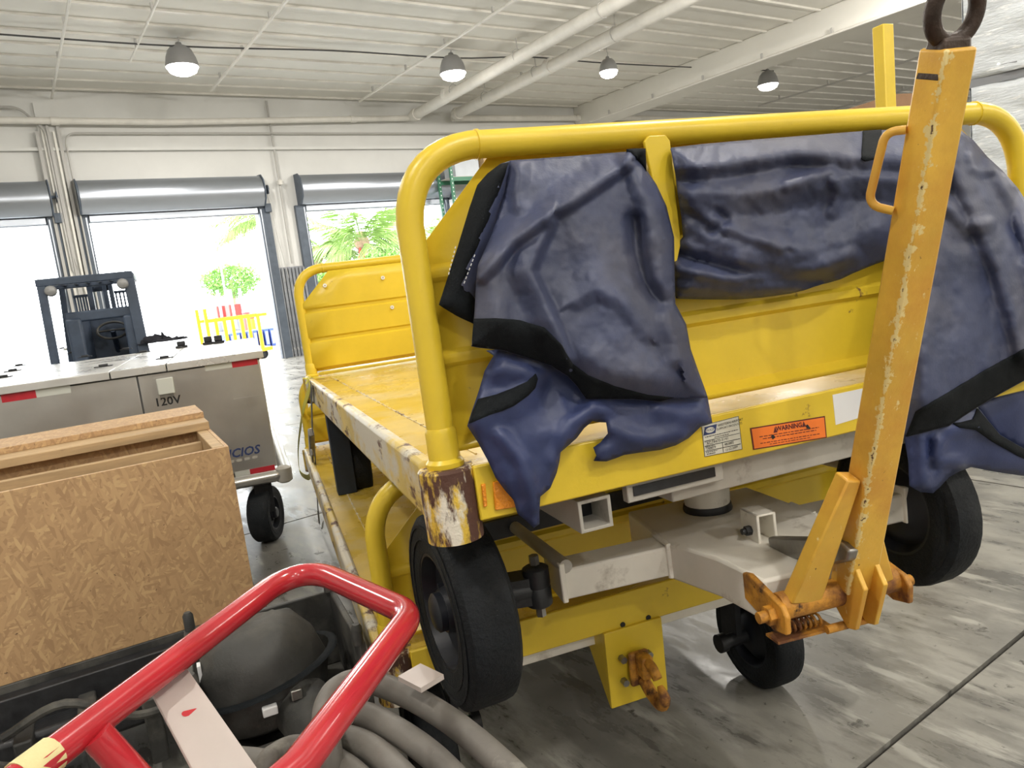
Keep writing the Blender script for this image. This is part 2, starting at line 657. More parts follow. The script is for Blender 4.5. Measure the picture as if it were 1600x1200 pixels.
_nt.links.new(_ad.outputs[0], _rp.inputs[0])
_mx = _nt.nodes.new('ShaderNodeMix')
_mx.data_type = 'RGBA'
_mx.inputs['B'].default_value = (.78, .62, .27, 1)
_nt.links.new(_rp.outputs[0], _mx.inputs['Factor'])
_nt.links.new(_src, _mx.inputs['A'])
_rp2 = _nt.nodes.new('ShaderNodeMapRange')
_rp2.inputs[1].default_value = .86
_rp2.inputs[2].default_value = .89
_nt.links.new(_ad.outputs[0], _rp2.inputs[0])
_mx2 = _nt.nodes.new('ShaderNodeMix')
_mx2.data_type = 'RGBA'
_mx2.inputs['B'].default_value = (.12, .06, .03, 1)
_nt.links.new(_rp2.outputs[0], _mx2.inputs['Factor'])
_nt.links.new(_mx.outputs['Result'], _mx2.inputs['A'])
_nt.links.new(_mx2.outputs['Result'], _b.inputs['Base Color'])
# ------------------------------------------------------------------ building shell
ZC = 7.43
S0, S1, T0 = -15.0, 34.0, -32.0


def structure(name, mb, m, frame=BLD, base=(0, 0, 0), **k):
    return single(name, mb, m, frame, base, kind='structure', **k)


OPEN = [(-9.5, -5.18), (-4.28, 0.0), (1.37, 6.07)]
ZO = 4.2
mb = MB()
mb.box((S0, 0, ZO), (S1, .3, ZC + .3))
edges = [S0] + [e for o in OPEN for e in o] + [S1]
for a, b in zip(edges[0::2], edges[1::2]):
    mb.box((a, 0, 0), (b, .3, ZO))
wall_back = structure('wall_back', mb, m_wall, base=(0, 0, 0))
structure('wall_left', MB().box((S0 - .3, T0, 0), (S0, .3, ZC + .3)), m_wall, base=(S0, T0 / 2, 0))
structure('wall_right', MB().box((S1, T0, 0), (S1 + .3, .3, ZC + .3)), m_wall, base=(S1, T0 / 2, 0))
structure('wall_front', MB().box((S0, T0 - .3, 0), (S1, T0, ZC + .3)), m_wall, base=(0, T0, 0))

# floor: concrete slabs poured side by side with open joints between them
floor = structure('floor', MB().box((S0, T0, -.30), (S1, .3, -.022)), m_under, base=(0, -16, -.30), smooth=False)
j = BLD.l(onz(1460, 1105))
SL = 4.4
s_off = (j[0] + 2.6) % SL
t_off = j[1] % SL
mesh_cache = {}
sg = [S0] + [S0 + ((s_off - S0) % SL) + SL * k for k in range(12)] + [S1]
tg = [T0] + [T0 + ((t_off - T0) % SL) + SL * k for k in range(8)] + [.3]
sg = sorted(s for s in sg if S0 <= s <= S1)
tg = sorted(t for t in tg if T0 <= t <= .3)
G = .010
for a, b in zip(sg[:-1], sg[1:]):
    for c, d in zip(tg[:-1], tg[1:]):
        if b - a < .1 or d - c < .1:
            continue
        o = part('slab', MB().box((a + G, c + G, -.022), (b - G, d - G, 0)), m_floor, floor, smooth=False)
        o.location = (0, 16, .30)

ceiling = structure('ceiling', MB().box((S0, T0, ZC), (S1, .3, ZC + .2)), m_ceil, base=(0, -16, ZC), smooth=False)
pm = MB().box((S0, -.035, ZC - .05), (S1, .035, ZC + .01)).mesh('purlin')
pm.materials.append(m_pipe)
for k in range(38):
    o = bpy.data.objects.new('purlin', pm)
    COL.objects.link(o)
    o.parent = ceiling
    o.location = (0, 16 - .24 - .817 * k, -ZC)
structure('trim_1', MB().box((12.1, -20, 6.75), (13.3, 0, ZC)), m_ceil, base=(12.7, -10, 6.75), bevel=.03)
structure('trim_2', MB().box((S0, -.16, 5.95), (S1, 0, 6.02)), m_wall, base=(0, -.1, 5.95))

# pier between the first two doors: column of vertical channel sections
pier = structure('trim_3', MB().box((-4.98, -.12, 0), (-4.62, 0, 7.1)), m_wall, base=(-4.8, -.06, 0))
for k, (ss, w) in enumerate(((-5.02, .07), (-4.90, .05), (-4.78, .06), (-4.66, .05), (-4.56, .07))):
    o = part('channel', MB().box((ss - w / 2, -.2, 0), (ss + w / 2, -.12, 6.4 + .15 * (k % 3))), m_pipe if k % 2 else m_conduit, pier)

# corrugated cladding at the foot of the pier beside the second door
clad = structure('trim_4', MB().box((.22, -.10, 0), (1.42, 0, 2.62)), m_corr, base=(.8, -.05, 0))
rm = MB().box((-.035, -.155, 0), (.035, -.10, 2.58)).mesh('corrugation')
rm.materials.append(m_corr)
for k in range(11):
    o = bpy.data.objects.new('corrugation', rm)
    COL.objects.link(o)
    o.parent = clad
    o.location = (.29 + .105 * k - .8, .05, 0)

# roll-up doors, curtain rolled into its hood


def rollup(idx, a, b, label):
    base = ((a + b) / 2, -.1, 0)
    r = structure('door_%d' % idx, MB().box((a, -.06, ZO - .02), (b, .02, ZO + .16)), m_jamb, base=base)
    r['label'] = label
    r['category'] = 'door'
    prof = [(0, 4.36), (-.30, 4.36), (-.50, 4.55), (-.56, 4.80), (-.48, 5.05), (-.30, 5.2), (0, 5.22)]
    m = MB()
    m.prism([(a - .14, t, z) for t, z in prof], (b - a + .28, 0, 0))
    h = part('roll_hood', m, m_hood, r, bevel=.015)
    h.location = [-c for c in base]
    for e in (a - .17, b + .14):
        o = part('end_plate', MB().prism([(e, t * 1.06, 4.3 + (z - 4.3) * 1.04) for t, z in prof], (.03, 0, 0)), m_jamb, r)
        o.location = [-c for c in base]
    for e, sg_ in ((a, -1), (b, 1)):
        o = part('guide_rail', MB().box((min(e, e + .30 * sg_), -.16, 0), (max(e, e + .30 * sg_), 0, 4.36)), m_jamb, r)
        o.location = [-c for c in base]
        o = part('guide_lip', MB().box((e + .05 * sg_ - .015, -.17, 0), (e + .05 * sg_ + .015, -.12, 4.3)), m_hood, r)
        o.location = [-c for c in base]
    o = part('bottom_bar', MB().box((a + .02, -.14, ZO - .01), (b - .02, -.06, ZO + .15)), m_hood, r, bevel=.01)
    o.location = [-c for c in base]
    m = MB().cyl((b + .17, -.28, 4.82), (b + .33, -.28, 4.82), .035, 8).cyl((b + .28, -.28, 4.82), (b + .31, -.28, 4.82), .13, 12)
    o = part('chain_sprocket', m, m_jamb, r)
    o.location = [-c for c in base]
    m = MB().tube([(b + .30, -.40, 4.8), (b + .32, -.36, 3.4), (b + .36, -.34, 2.2)], .008, 5).tube([(b + .30, -.16, 4.8), (b + .40, -.2, 3.4), (b + .52, -.24, 2.3)], .008, 5)
    o = part('hand_chain', m, m_conduit, r)
    o.location = [-c for c in base]
    m = MB().box((b + .16, -.25, 4.2), (b + .34, -.08, 4.44))
    o = part('brake_box', m, m_jamb, r, bevel=.01)
    o.location = [-c for c in base]
    return r


rollup(1, *OPEN[0], 'roll-up door drawn up, behind the dark forklift')
rollup(2, *OPEN[1], 'roll-up door drawn up, between pier channels and corrugated cladding')
rollup(3, *OPEN[2], 'roll-up door drawn up, palm tree showing outside')

# pipes and conduits
def pipe(name, path, r, m, label, cat, seg=12, frame=BLD, joints=()):
    base = tuple(np.mean(np.array(path), 0))
    if not joints:
        return single(name, MB().tube(path, r, seg), m, frame, base, label, cat)
    t = thing(name, label, cat, frame, base)
    part('pipe_run', MB().tube(path, r, seg), m, t)
    for p, d in joints:
        p, d = np.array(p), unit(d)
        part('coupling', MB().cyl(p - d * .09, p + d * .09, r * 1.22, seg), m, t)
    return t


def hangers(par, pts, r):
    for p in pts:
        a = np.array(p)
        o = part('hanger_rod', MB().cyl(a + (0, 0, r), (a[0], a[1], ZC), .014, 6), m_conduit, par)
        ring = [a + np.array((math.cos(k / 10 * 6.283) * (r + .012), 0, math.sin(k / 10 * 6.283) * (r + .012))) for k in range(10)]
        part('hanger_ring', MB().tube(ring, .012, 5, closed=True), m_conduit, par)


zp = 7.0
p1 = pipe('drain_pipe', [(5.2, -.35, zp - .1), (5.2, -10, zp), (5.2, -20, zp)], .155, m_pipe, 'thick white overhead pipe running from the doors, passing beside a lamp', 'pipe',
          joints=(((5.2, -.6, zp - .1), (0, 1, 0)), ((5.2, -2.6, zp), (0, 1, 0))))
hangers(p1, [(5.2, -3, zp), (5.2, -6.2, zp), (5.2, -9.4, zp)], .155)
p2 = pipe('drain_pipe', [(6.66, -.55, zp - .06), (6.66, -10, zp), (6.66, -20, zp)], .165, m_pipe, 'thick white overhead pipe with a bolted coupling, beyond its twin', 'pipe',
          joints=(((6.66, -.7, zp - .06), (0, 1, 0)), ((6.66, -5.6, zp), (0, 1, 0))))
hangers(p2, [(6.66, -2.4, zp), (6.66, -5.0, zp), (6.66, -8.2, zp)], .165)
pipe('sprinkler_pipe', [(S0 + .1, -.3, 6.60), (-2, -.3, 6.63), (5.2, -.3, 6.86)], .085, m_pipe, 'long white pipe along the wall above all three doors', 'pipe',
     joints=(((3.2, -.3, 6.795), (1, 0, .03)), ((-4.6, -.3, 6.62), (1, 0, 0))))
pipe('sprinkler_pipe', [(6.66, -.3, 6.88), (14, -.3, 7.02), (30, -.3, 7.1)], .10, m_pipe, 'white pipe along the wall past the end of door three', 'pipe', joints=(((12.0, -.3, 6.98), (1, 0, 0)),))
pipe('conduit', fillet([(-4.45, -.22, 2.0), (-4.45, -.22, 6.36), (6, -.22, 6.42), (28, -.22, 6.6)], .25), .022, m_conduit, 'thin conduit bent down the pier beside door two', 'conduit', 8)
pipe('conduit', fillet([(-14.5, -.22, 6.85), (-5.3, -.22, 6.95), (-4.85, -.22, 6.45), (-4.85, -.22, 3)], .35), .028, m_conduit, 'thin conduit curving down the pier beside door one', 'conduit', 8)
pipe('conduit', [(.72, -.12, 2.7), (.72, -.12, 7.3)], .03, m_conduit, 'upright conduit on the white pier between doors two and three', 'conduit', 8)
part('lamp_socket', MB().lathe([(.03, 0), (.09, .03), (.09, .12), (.03, .16)], (.72, -.16, 4.95), (0, -.3, 1), 12), m_pipe,
     thing('wall_light', 'small round fixture on the conduit between doors', 'light', BLD, (.72, -.16, 4.95)))
for (sa, ta, sb, tb, r, lab) in ((-1.05, -20, -1.05, -1.3, .035, 'ceiling conduit running over door two'), (3.35, -20, 3.3, -.7, .035, 'ceiling conduit running over door three'),
                                 (-4.55, -20, -4.55, -.1, .03, 'ceiling conduit running over the pier of channels'), (-3.2, -20, -3.2, -3.3, .025, 'short ceiling conduit ending in a small box'),
                                 (-5.8, -20, -5.8, 0, .035, 'ceiling conduit running over door one'), (7.7, -20, 7.0, -2.8, .03, 'ceiling conduit beside the coupled thick pipe'),
                                 (12.0, -20, 12.0, -1, .03, 'thin pipe along the near side of the ceiling beam'), (20.2, -20, 20.2, -2, .035, 'dark ceiling pipe beyond the beam'),
                                 (25.5, -20, 25.5, -2, .035, 'dark ceiling pipe far beyond the beam')):
    z = ZC - .22 if 'near side' not in lab else 6.70
    o = pipe('conduit', [(sa, ta, z), (sb, tb, z)], r, m_pipe if 'dark' not in lab else m_conduit, lab, 'conduit', 8)
    for k in range(5):
        tt = tb - 1.0 - 2.1 * k
        part('clip', MB().box((sa + (sb - sa) * (tt - ta) / (tb - ta) - .02, tt - .03, z), (sa + (sb - sa) * (tt - ta) / (tb - ta) + .02, tt + .03, min(z + .16, ZC - .055))), m_conduit, o)
pipe('cable', spline([(-14, -4.5, 7.32), (-6, -4.45, 7.25), (-2.4, -4.6, 7.2), (1, -4.7, 7.3), (4, -5.1, 7.2), (6.3, -5.3, 7.3), (9, -5.6, 7.2), (16, -5.8, 7.3)], 5), .018, m_cable, 'dark power cable strung along the lamps under the ceiling', 'cable', 6)

# high-bay lamps
def lamp(s, t, z, r, label, group='high bay lamps', down=False):
    g = thing('high_bay_lamp', label, 'lamp', BLD, (s, t, z), group)
    prof = [(r * .14, .06), (r * .18, .05), (r * .22, 0), (r * .50, -r * .08), (r * .74, -r * .34), (r * .89, -r * .72), (r * .97, -r * 1.10), (r, -r * 1.30), (r * .96, -r * 1.30), (r * .86, -r * .72), (r * .70, -r * .38), (r * .46, -r * .14), (r * .1, -r * .06)]
    zt = z + r * 1.3
    part('shade', MB().lathe([(a, b) for a, b in prof], (s, t, zt), (0, 0, 1), 24), m_lamp, g)
    part('lens', MB().lathe([(r * .94, -.02), (r * .94, 0), (r * .80, -.10), (r * .5, -.15), (.01, -.16)], (s, t, z), (0, 0, 1), 24), m_lens, g)
    part('hook', MB().tube([(s, t, zt + .05), (s + .03, t, zt + .14), (s, t, zt + .2), (s, t, ZC - .001)], .014, 6), m_conduit, g)
    la = bpy.data.lights.new('lamp_light', 'AREA' if down else 'POINT')
    if down:
        la.shape = 'DISK'
        la.size = r * 1.7
    else:
        la.shadow_soft_size = .1
    la.energy = LAMP_W
    la.color = (1.0, .955, .885)
    lo = bpy.data.objects.new('lamp_light', la)
    COL.objects.link(lo)
    lo.parent = g
    lo.location = (0, 0, -.22)
    return g


for x, y, r, lab in ((285, 105, .34, 'bell-shaped high bay lamp hanging over door two'), (708, 115, .34, 'bell-shaped high bay lamp beside the thick white pipe'),
                     (951, 112, .26, 'small high bay lamp between the coupled pipe and ceiling beam'), (1200, 133, .34, 'high bay lamp hanging beyond the ceiling beam')):
    q = BLD.l(onz(x, y, 6.82))
    lamp(q[0], q[1], 6.82, r, lab, down=True)
for s in (-8.7, -2.4, 4.0, 10.3):
    for t in (-12.5, -20.5, -28.0):
        lamp(s, t - (.8 if (s, t) == (10.3, -12.5) else 0), 6.82, .34, 'added unseen high bay lamp brightening the ceiling and carts')
for s, t in ((16.6, -20.5), (22.9, -20.5), (22.9, -12.5), (28.5, -13.5), (16.6, -28), (-5.6, -24.6)):  # unseen lamps added to brighten the right-hand ceiling and cart fronts
    lamp(s, t, 6.82, .34, 'added unseen high bay lamp brightening the ceiling and carts')
# ------------------------------------------------------------------ baggage carts
UC = Frame((-.15883, 1.50918, 1.33305), rot(19.384, -1.964, -.381))   # raised cart: u right, v away, w up, origin at its front left post on the deck
LC = Frame((-.447, 2.055, .66), rot(18.5))                            # cart standing on the floor
CW, CL = 1.75, 3.2
WHEEL_R = .256


def wheel(root, c, ax, R, w, T=None, hub=True):
    h = w / 2
    prof = [(R * .60, -h * .92), (R * .80, -h), (R * .93, -h * .96), (R * .985, -h * .80), (R, -h * .5), (R, h * .5), (R * .985, h * .80), (R * .93, h * .96), (R * .80, h), (R * .60, h * .92)]
    t = part('wheel', MB(T).lathe(prof, c, ax, 40, closed=True), m_tyre, root)
    groove = MB(T)
    for rr in (R * .76, R * .885):
        groove.lathe([(rr - .004, h * .99), (rr - .004, h * 1.02), (rr + .004, h * 1.02), (rr + .004, h * .99)], c, ax, 36, closed=True)
        groove.lathe([(rr - .004, -h * .99), (rr - .004, -h * 1.02), (rr + .004, -h * 1.02), (rr + .004, -h * .99)], c, ax, 36, closed=True)
    part('sidewall_rib', groove, m_tyre, t)
    rim = [(R * .61, -h * .9), (R * .61, h * .9), (R * .57, h * .9), (R * .53, h * .35), (R * .26, h * .15), (R * .22, h * .75), (R * .20, h * .75), (R * .05, h * .75), (R * .05, -h * .8), (R * .3, -h * .8), (R * .5, -h * .3), (R * .57, -h * .9)]
    part('rim', MB(T).lathe(rim, c, ax, 32, closed=True), m_rim, t)
    ax = unit(ax)
    up = np.array([0, 0, 1.0])
    sd = unit(np.cross(ax, up))
    for k in range(5):
        a = k * 2 * math.pi / 5 + .3
        p = np.array(c) + (sd * math.cos(a) + np.cross(sd, ax) * math.sin(a)) * R * .38
        part('wheel_nut', MB(T).cyl(p + ax * h * .2, p + ax * h * .45, .010, 6), m_rim, t)
    if hub:
        part('hub_cap', MB(T).lathe([(R * .2, h * .5), (R * .2, h * 1.0), (R * .16, h * 1.12), (.004, h * 1.16)], c, ax, 20), m_rim, t)
    return t


def hoop(v, H, w=CW):
    return fillet([(0, v, -.02), (0, v, H), (w, v, H), (w, v, -.02)], .15, 9)


CH = .19


def end_panel(v, top, sgn, w=CW):
    rows = [(.030, -.035), (.040, -.036), (.055, 0), (.205, 0), (.215, -.012), (.232, -.012), (.242, 0), (.385, 0), (.395, -.012), (.412, -.012), (.422, 0), (top, 0)]
    rows = [r for r in rows if r[0] < top - CH] + [(top - CH, 0), (top - CH * .66, 0), (top - CH * .33, 0), (top, 0)]
    m = MB()

    def fn(i, jx):
        ww, dv = rows[int(round(jx * (len(rows) - 1)))]
        ch = max(0, ww - (top - CH))
        u0, u1 = .004 + ch, w - .004 - ch
        return (u0 + (u1 - u0) * i, v + dv * sgn, ww)
    return m.grid(fn, 10, len(rows) - 1)


def cart_body(root, H, ptop, L=CL, near_holes=False):
    dk = part('deck', MB().box((-.012, -.036, -.008), (CW + .012, L + .036, 0)), m_yellow_deck, root)
    seam = MB()
    for k in range(34):
        seam.box((.085, .06 + .092 * k, 0), (.0885, .06 + .092 * k + .07, .0022))
        seam.box((.082, .06 + .092 * k + .07, 0), (.092, .06 + .092 * k + .078, .004))
    part('weld_seam', seam, m_yellow_worn, dk)
    for a, b in ((-.05, -.012), (CW + .012, CW + .05)):
        part('side_rail', MB().box((a, .03, -.118), (b, L - .03, .014)), m_yellow_worn, root, bevel=.012)
    for a, b in ((-.05, -.036), (L + .036, L + .05)):
        part('end_rail', MB().box((.045, a, -.118), (CW - .045, b, 0)), m_yellow, root, bevel=.004)
    for u in (0, CW):
        for v in (0, L):
            part('corner_block', MB().lathe([(.045, -.158), (.060, -.154), (.061, -.004), (.055, .002)], (u, v, 0), (0, 0, 1), 24), m_rust_corner, root)
            part('post_collar', MB().lathe([(.040, 0), (.041, .012), (.034, .02), (.0335, .075), (.030, .085)], (u, v, 0), (0, 0, 1), 16), m_yellow, root)
    hs = []
    for v, sg_ in ((0, 1), (L, -1)):
        h = part('hoop_rail', MB().tube(hoop(v, H), .029, 16), m_yellow, root)
        hs.append(h)
        for u, w in ((.165, H), (CW - .165, H)):
            part('weld_bead', MB().lathe([(.0285, -.004), (.0315, -.003), (.0315, .003), (.0285, .004)], (u, v, w), (1, 0, 0), 16), m_yellow, h)
    part('end_panel', end_panel(.024, ptop, 1), m_yellow, root, solid=.004, angle=25)
    pr = part('end_panel', end_panel(L - .024, ptop, -1), m_yellow, root, solid=.004, angle=25)
    # underframe: long channels and cross members
    for u in (.32, CW - .32):
        part('frame_channel', MB().box((u - .035, .15, -.19), (u + .035, L - .1, -.09)), m_greymetal, root, bevel=.004)
    for v in (.9, 1.7, 2.5):
        part('cross_member', MB().box((-.02, v - .03, -.115), (CW + .02, v + .03, -.03)), m_greymetal, root)
    return hs, pr


# ---- raised cart
cart = thing('baggage_cart', 'yellow baggage cart raised on top of another cart, drawbar folded up', 'cart', UC, (CW / 2, .38, -.436 - WHEEL_R))
HU = .654
hs, rear_panel = cart_body(cart, HU, .632)
# holes in the far panel: white rings painted in for daylight showing through
for u, w in ((.16, .545), (.52, .55), (.55, .36)):
    part('bolt_hole_daylight', MB().lathe([(.012, -.004), (.012, .004), (.004, .004), (.004, -.004)], (u, CL - .036, w), (0, 1, 0), 12, closed=True), m_sticker, rear_panel)

ku, kv, de = .876, .382, .1174
STM = np.array([[math.cos(de), math.sin(de), 0], [-math.sin(de), math.cos(de), 0], [0, 0, 1]])
SF = Frame(UC.w((ku, kv, 0)), UC.R @ STM)      # steering frame: a right, b back, w up, origin over the kingpin


def S2U(p):
    return np.array([ku, kv, 0]) + STM @ np.array(p, float)


AXB, AXW = -.145, -.436
# front underframe
part('front_beam', MB().box((.53, -.004, -.198), (1.52, .075, -.119)), m_greymetal, cart, bevel=.004)
slotp = part('fork_bracket', MB().box((.40, -.03, -.165), (.66, -.004, -.119)), m_greymetal, cart, bevel=.003)
part('bracket_slot', MB().box((.415, -.034, -.150), (.635, -.0285, -.128)), m_darksteel, slotp)  # thin dark box painted in for the shade of the recess
q = UC.px(928, 802, 1, -.02)
m = MB()
oh, ih = .037, .029
loops = []
for vv in (-.03, .55):
    for hh in (oh, ih):
        loops.append([(q[0] - hh * 1.1, vv, q[2] - hh), (q[0] + hh * 1.1, vv, q[2] - hh), (q[0] + hh * 1.1, vv, q[2] + hh), (q[0] - hh * 1.1, vv, q[2] + hh)])
vs = [p for lp in loops for p in lp]
fs = []
for k in range(4):
    k2 = (k + 1) % 4
    fs += [(k, k2, 8 + k2, 8 + k), (4 + k2, 4 + k, 12 + k, 12 + k2), (k2, k, 4 + k, 4 + k2), (8 + k, 8 + k2, 12 + k2, 12 + k)]
m.add(vs, fs)
rt_ = part('receiver_tube', m, m_greymetal, cart, bevel=.002)
part('tube_shade_core', MB().box((q[0] - ih * 1.1, .06, q[2] - ih), (q[0] + ih * 1.1, .5, q[2] + ih)), m_darksteel, rt_)  # dark block standing in for the shade inside the open tube
q = UC.px(888, 882, 1, .22)
part('tie_rod', MB().tube([(q[0], -.06 + .30, q[2] - .012), (q[0], .80, q[2])], .019, 12), m_greymetal, cart)
part('tie_rod', MB().tube([(1.44, .22, q[2]), (1.44, .80, q[2])], .014, 12), m_greymetal, cart)
part('spring_pack', MB().box((.20, .62, -.40), (1.5, .70, -.34)), m_darksteel, cart)
part('brace_bar', MB().beam((1.05, .18, -.215), (1.42, .62, -.24), (0, 0, 1), .02, .07), m_greymetal, cart)
part('brace_bar', MB().beam((.30, .42, -.225), (1.45, .30, -.225), (0, 0, 1), .05, .05), m_darksteel, cart)

# steering axle
ax_beam = part('axle_beam', MB(S2U).box((-.53, AXB - .05, AXW - .042), (.53, AXB + .05, AXW + .042)), m_white, cart, bevel=.006)
for s in (-1, 1):
    part('end_plate', MB(S2U).box((s * .532 - .008, AXB - .062, AXW - .045), (s * .532 + .008, AXB + .10, AXW + .065)), m_white, ax_beam, bevel=.004)
    kn = part('knuckle', MB(S2U).lathe([(.030, -.055), (.036, -.05), (.036, -.004), (.034, 0), (.036, .004), (.036, .05), (.028, .055)], (s * .59, AXB + .0, AXW - .005), (0, 0, 1), 18)
              .beam((s * .59, AXB + .01, AXW - .01), (s * .67, AXB + .02, AXW - .01), (0, 1, 0), .075, .075)
              .cyl((s * .61, AXB, AXW - .01), (s * .72, AXB, AXW - .01), .028, 12), m_darksteel, cart)
    for ww in (-.085, .06):
        part('knuckle_bolt', MB(S2U).cyl((s * .59, AXB, AXW + ww - .005), (s * .59, AXB, AXW + ww + .02), .014, 6), m_steel, kn)
wheel(cart, (-.800, AXB, AXW - .012), (-1, -.17, 0), WHEEL_R, .14, S2U)
wheel(cart, (.565, AXB, AXW - .008), (1, .06, 0), WHEEL_R * .94, .10, S2U)
for u in (.115, CW - .115):
    wheel(cart, (u, CL - .5, -.448), (-1 if u < 1 else 1, 0, 0), WHEEL_R, .115)
part('rear_axle', MB().box((.17, CL - .54, -.48), (CW - .17, CL - .46, -.41)), m_white, cart)
for u in (.4, CW - .4):
    part('axle_stand', MB().box((u - .03, CL - .53, -.41), (u + .03, CL - .47, -.10)), m_white, cart)

# turntable tongue
body = [(-.21, .13), (.21, .13), (.225, AXB - .05), (.17, AXB - .22), (.150, -.54), (-.150, -.54), (-.17, AXB - .22), (-.225, AXB - .05)]
tg_ = part('tongue', MB(S2U).prism([(a, b, AXW - .052) for a, b in body], (0, 0, .105)), m_white, cart, bevel=.008)
for s in (-1, 1):
    part('weld_bead', MB(S2U).tube([(s * .226, AXB - .052, AXW - .045), (s * .226, AXB - .052, AXW + .047), (s * .222, AXB + .05, AXW + .047)], .008, 8), m_white, tg_)
kp = part('kingpin_post', MB(S2U).lathe([(.066, AXW + .055), (.070, AXW + .115), (.060, AXW + .132), (.058, -.19)], (0, 0, 0), (0, 0, 1), 24), m_white, cart)
part('grease_ring', MB(S2U).lathe([(.072, AXW + .05), (.074, AXW + .058), (.071, AXW + .072), (.062, AXW + .076)], (0, 0, 0), (0, 0, 1), 24), m_darksteel, kp)
PB, PW = -.588, -.427
for s in (-1, 1):
    ear = [(-.47, -.385), (-.50, -.378), (-.625, -.408), (-.64, -.43), (-.635, -.472), (-.585, -.482), (-.47, -.45)]
    e = part('hitch_ear', MB(S2U).prism([(s * .157 - .007, b, w) for b, w in ear], (.014, 0, 0)), m_orange_rust, cart, bevel=.004)
    part('pivot_bolt', MB(S2U).cyl((s * .164, PB, PW - .015), (s * .180, PB, PW - .015), .022, 6).cyl((s * .180, PB, PW - .015), (s * .200, PB, PW - .015), .013, 12), m_orange_rust, e)
# drawbar folded up towards the viewer
D0, D1 = np.array([.035, -.605, -.40]), np.array([.005, -.983, .632])
dd = unit(D1 - D0)
bm_ = MB(S2U)
nseg = 30
sdir = unit(np.array([1.0, 0, 0]) - dd * dd[0])
tdir = np.cross(dd, sdir)
vs_, fs_ = [], []
for k in range(nseg + 1):
    f_ = k / nseg
    p_ = (D0 - dd * .01) * (1 - f_) + D1 * f_
    w_, h_ = .074 + (.060 - .074) * f_, .062 + (.058 - .062) * f_
    for a_, b_ in ((-1, -1), (1, -1), (1, 1), (-1, 1)):
        vs_.append(p_ + sdir * w_ / 2 * a_ + tdir * h_ / 2 * b_)
for k in range(nseg):
    for i in range(4):
        fs_.append((4 * k + i, 4 * k + (i + 1) % 4, 4 * k + 4 + (i + 1) % 4, 4 * k + 4 + i))
fs_ += [(0, 1, 2, 3), (4 * nseg + 3, 4 * nseg + 2, 4 * nseg + 1, 4 * nseg)]
bm_.add(vs_, fs_)
bar = part('drawbar', bm_, m_orange_edge, cart, bevel=.005)
# which corner faces the front left
cn = [np.dot(S2U(np.array(vs_[i])) - S2U(D0), np.array([-1, -1.5, 0])) for i in range(4)]
ie = int(np.argmax(cn))
at_ = bar.data.attributes.new('edge', 'FLOAT', 'POINT')
for i in range(len(vs_)):
    at_.data[i].value = 1.0 if i % 4 == ie else 0.0
ct = part('pivot_tube', MB(S2U).cyl((-.15, PB, PW), (.15, PB, PW), .031, 18), m_orange_rust, bar)
lp = part('fork_leg', MB(S2U).beam((-.095, -.600, -.415), (-.026, -.700, -.125), (1, 0, 0), .080, .036, .034, .040), m_orange, bar, bevel=.004)
part('fork_leg', MB(S2U).beam((.10, -.600, -.415), (.045, -.660, -.26), (1, 0, 0), .06, .04, .03, .04), m_orange, bar, bevel=.004)
gp = [(1331, 877), (1350, 923), (1336, 985), (1324, 982), (1306, 949), (1318, 895)]
for da in (.005, .055):
    pts = [SF.px(x, y, 0, .005) for x, y in gp]
    part('latch_plate', MB(S2U).prism([(da, p[1], p[2]) for p in pts], (.012, 0, 0)), m_orange, bar, bevel=.002)
pc = np.mean([SF.px(1330, 974, 0, .03)], 0)
part('latch_pin', MB(S2U).cyl((-.035, pc[1], pc[2]), (.09, pc[1], pc[2]), .010, 10), m_orange_rust, bar)
coil = [(-.12 + .09 * k / 60, pc[1] + .035 + .014 * math.cos(k * .7), pc[2] + .012 + .014 * math.sin(k * .7)) for k in range(61)]
part('return_spring', MB(S2U).tube(coil, .0035, 6), m_orange_rust, bar)
part('spring_channel', MB(S2U).beam((-.15, pc[1] + .04, pc[2] - .012), (.0, pc[1] + .04, pc[2] - .012), (0, 1, 0), .05, .006), m_orange_rust, bar)
# carry handle on the side of the bar
hp = [SF.px(x, y, 0, -.03) for x, y in ((1412, 203), (1396, 205), (1384, 216), (1371, 306), (1374, 318), (1392, 330))]
hpath = fillet([(-.025, hp[0][1], hp[0][2]), (-.046, hp[1][1] + .0, hp[1][2]), (-.054, hp[4][1], hp[4][2]), (-.025, hp[5][1] + .0, hp[5][2])], .022, 5)
part('carry_handle', MB(S2U).tube(hpath, .0075, 10), m_orange, bar)
# towing eye
rc = D1 + dd * .052
sx = np.array([1.0, 0, 0])
ring = [rc + sx * math.cos(k / 28 * 2 * math.pi) * .041 + dd * math.sin(k / 28 * 2 * math.pi) * .045 for k in range(28)]
m_eye = mat('burnt_black_eye', (.045, .028, .02), .5, .3, var=.5, vscale=14, bump=.4, wears=(((.45, .24, .06), 14, .60, .05, .6),))
eye = part('towing_eye', MB(S2U).tube(ring, .013, 12, closed=True), m_eye, bar)
part('eye_shank', MB(S2U).beam(D1 - dd * .05, D1 + dd * .016, (1, 0, 0), .0622, .0600, .054, .034), m_eye, bar, bevel=.006)
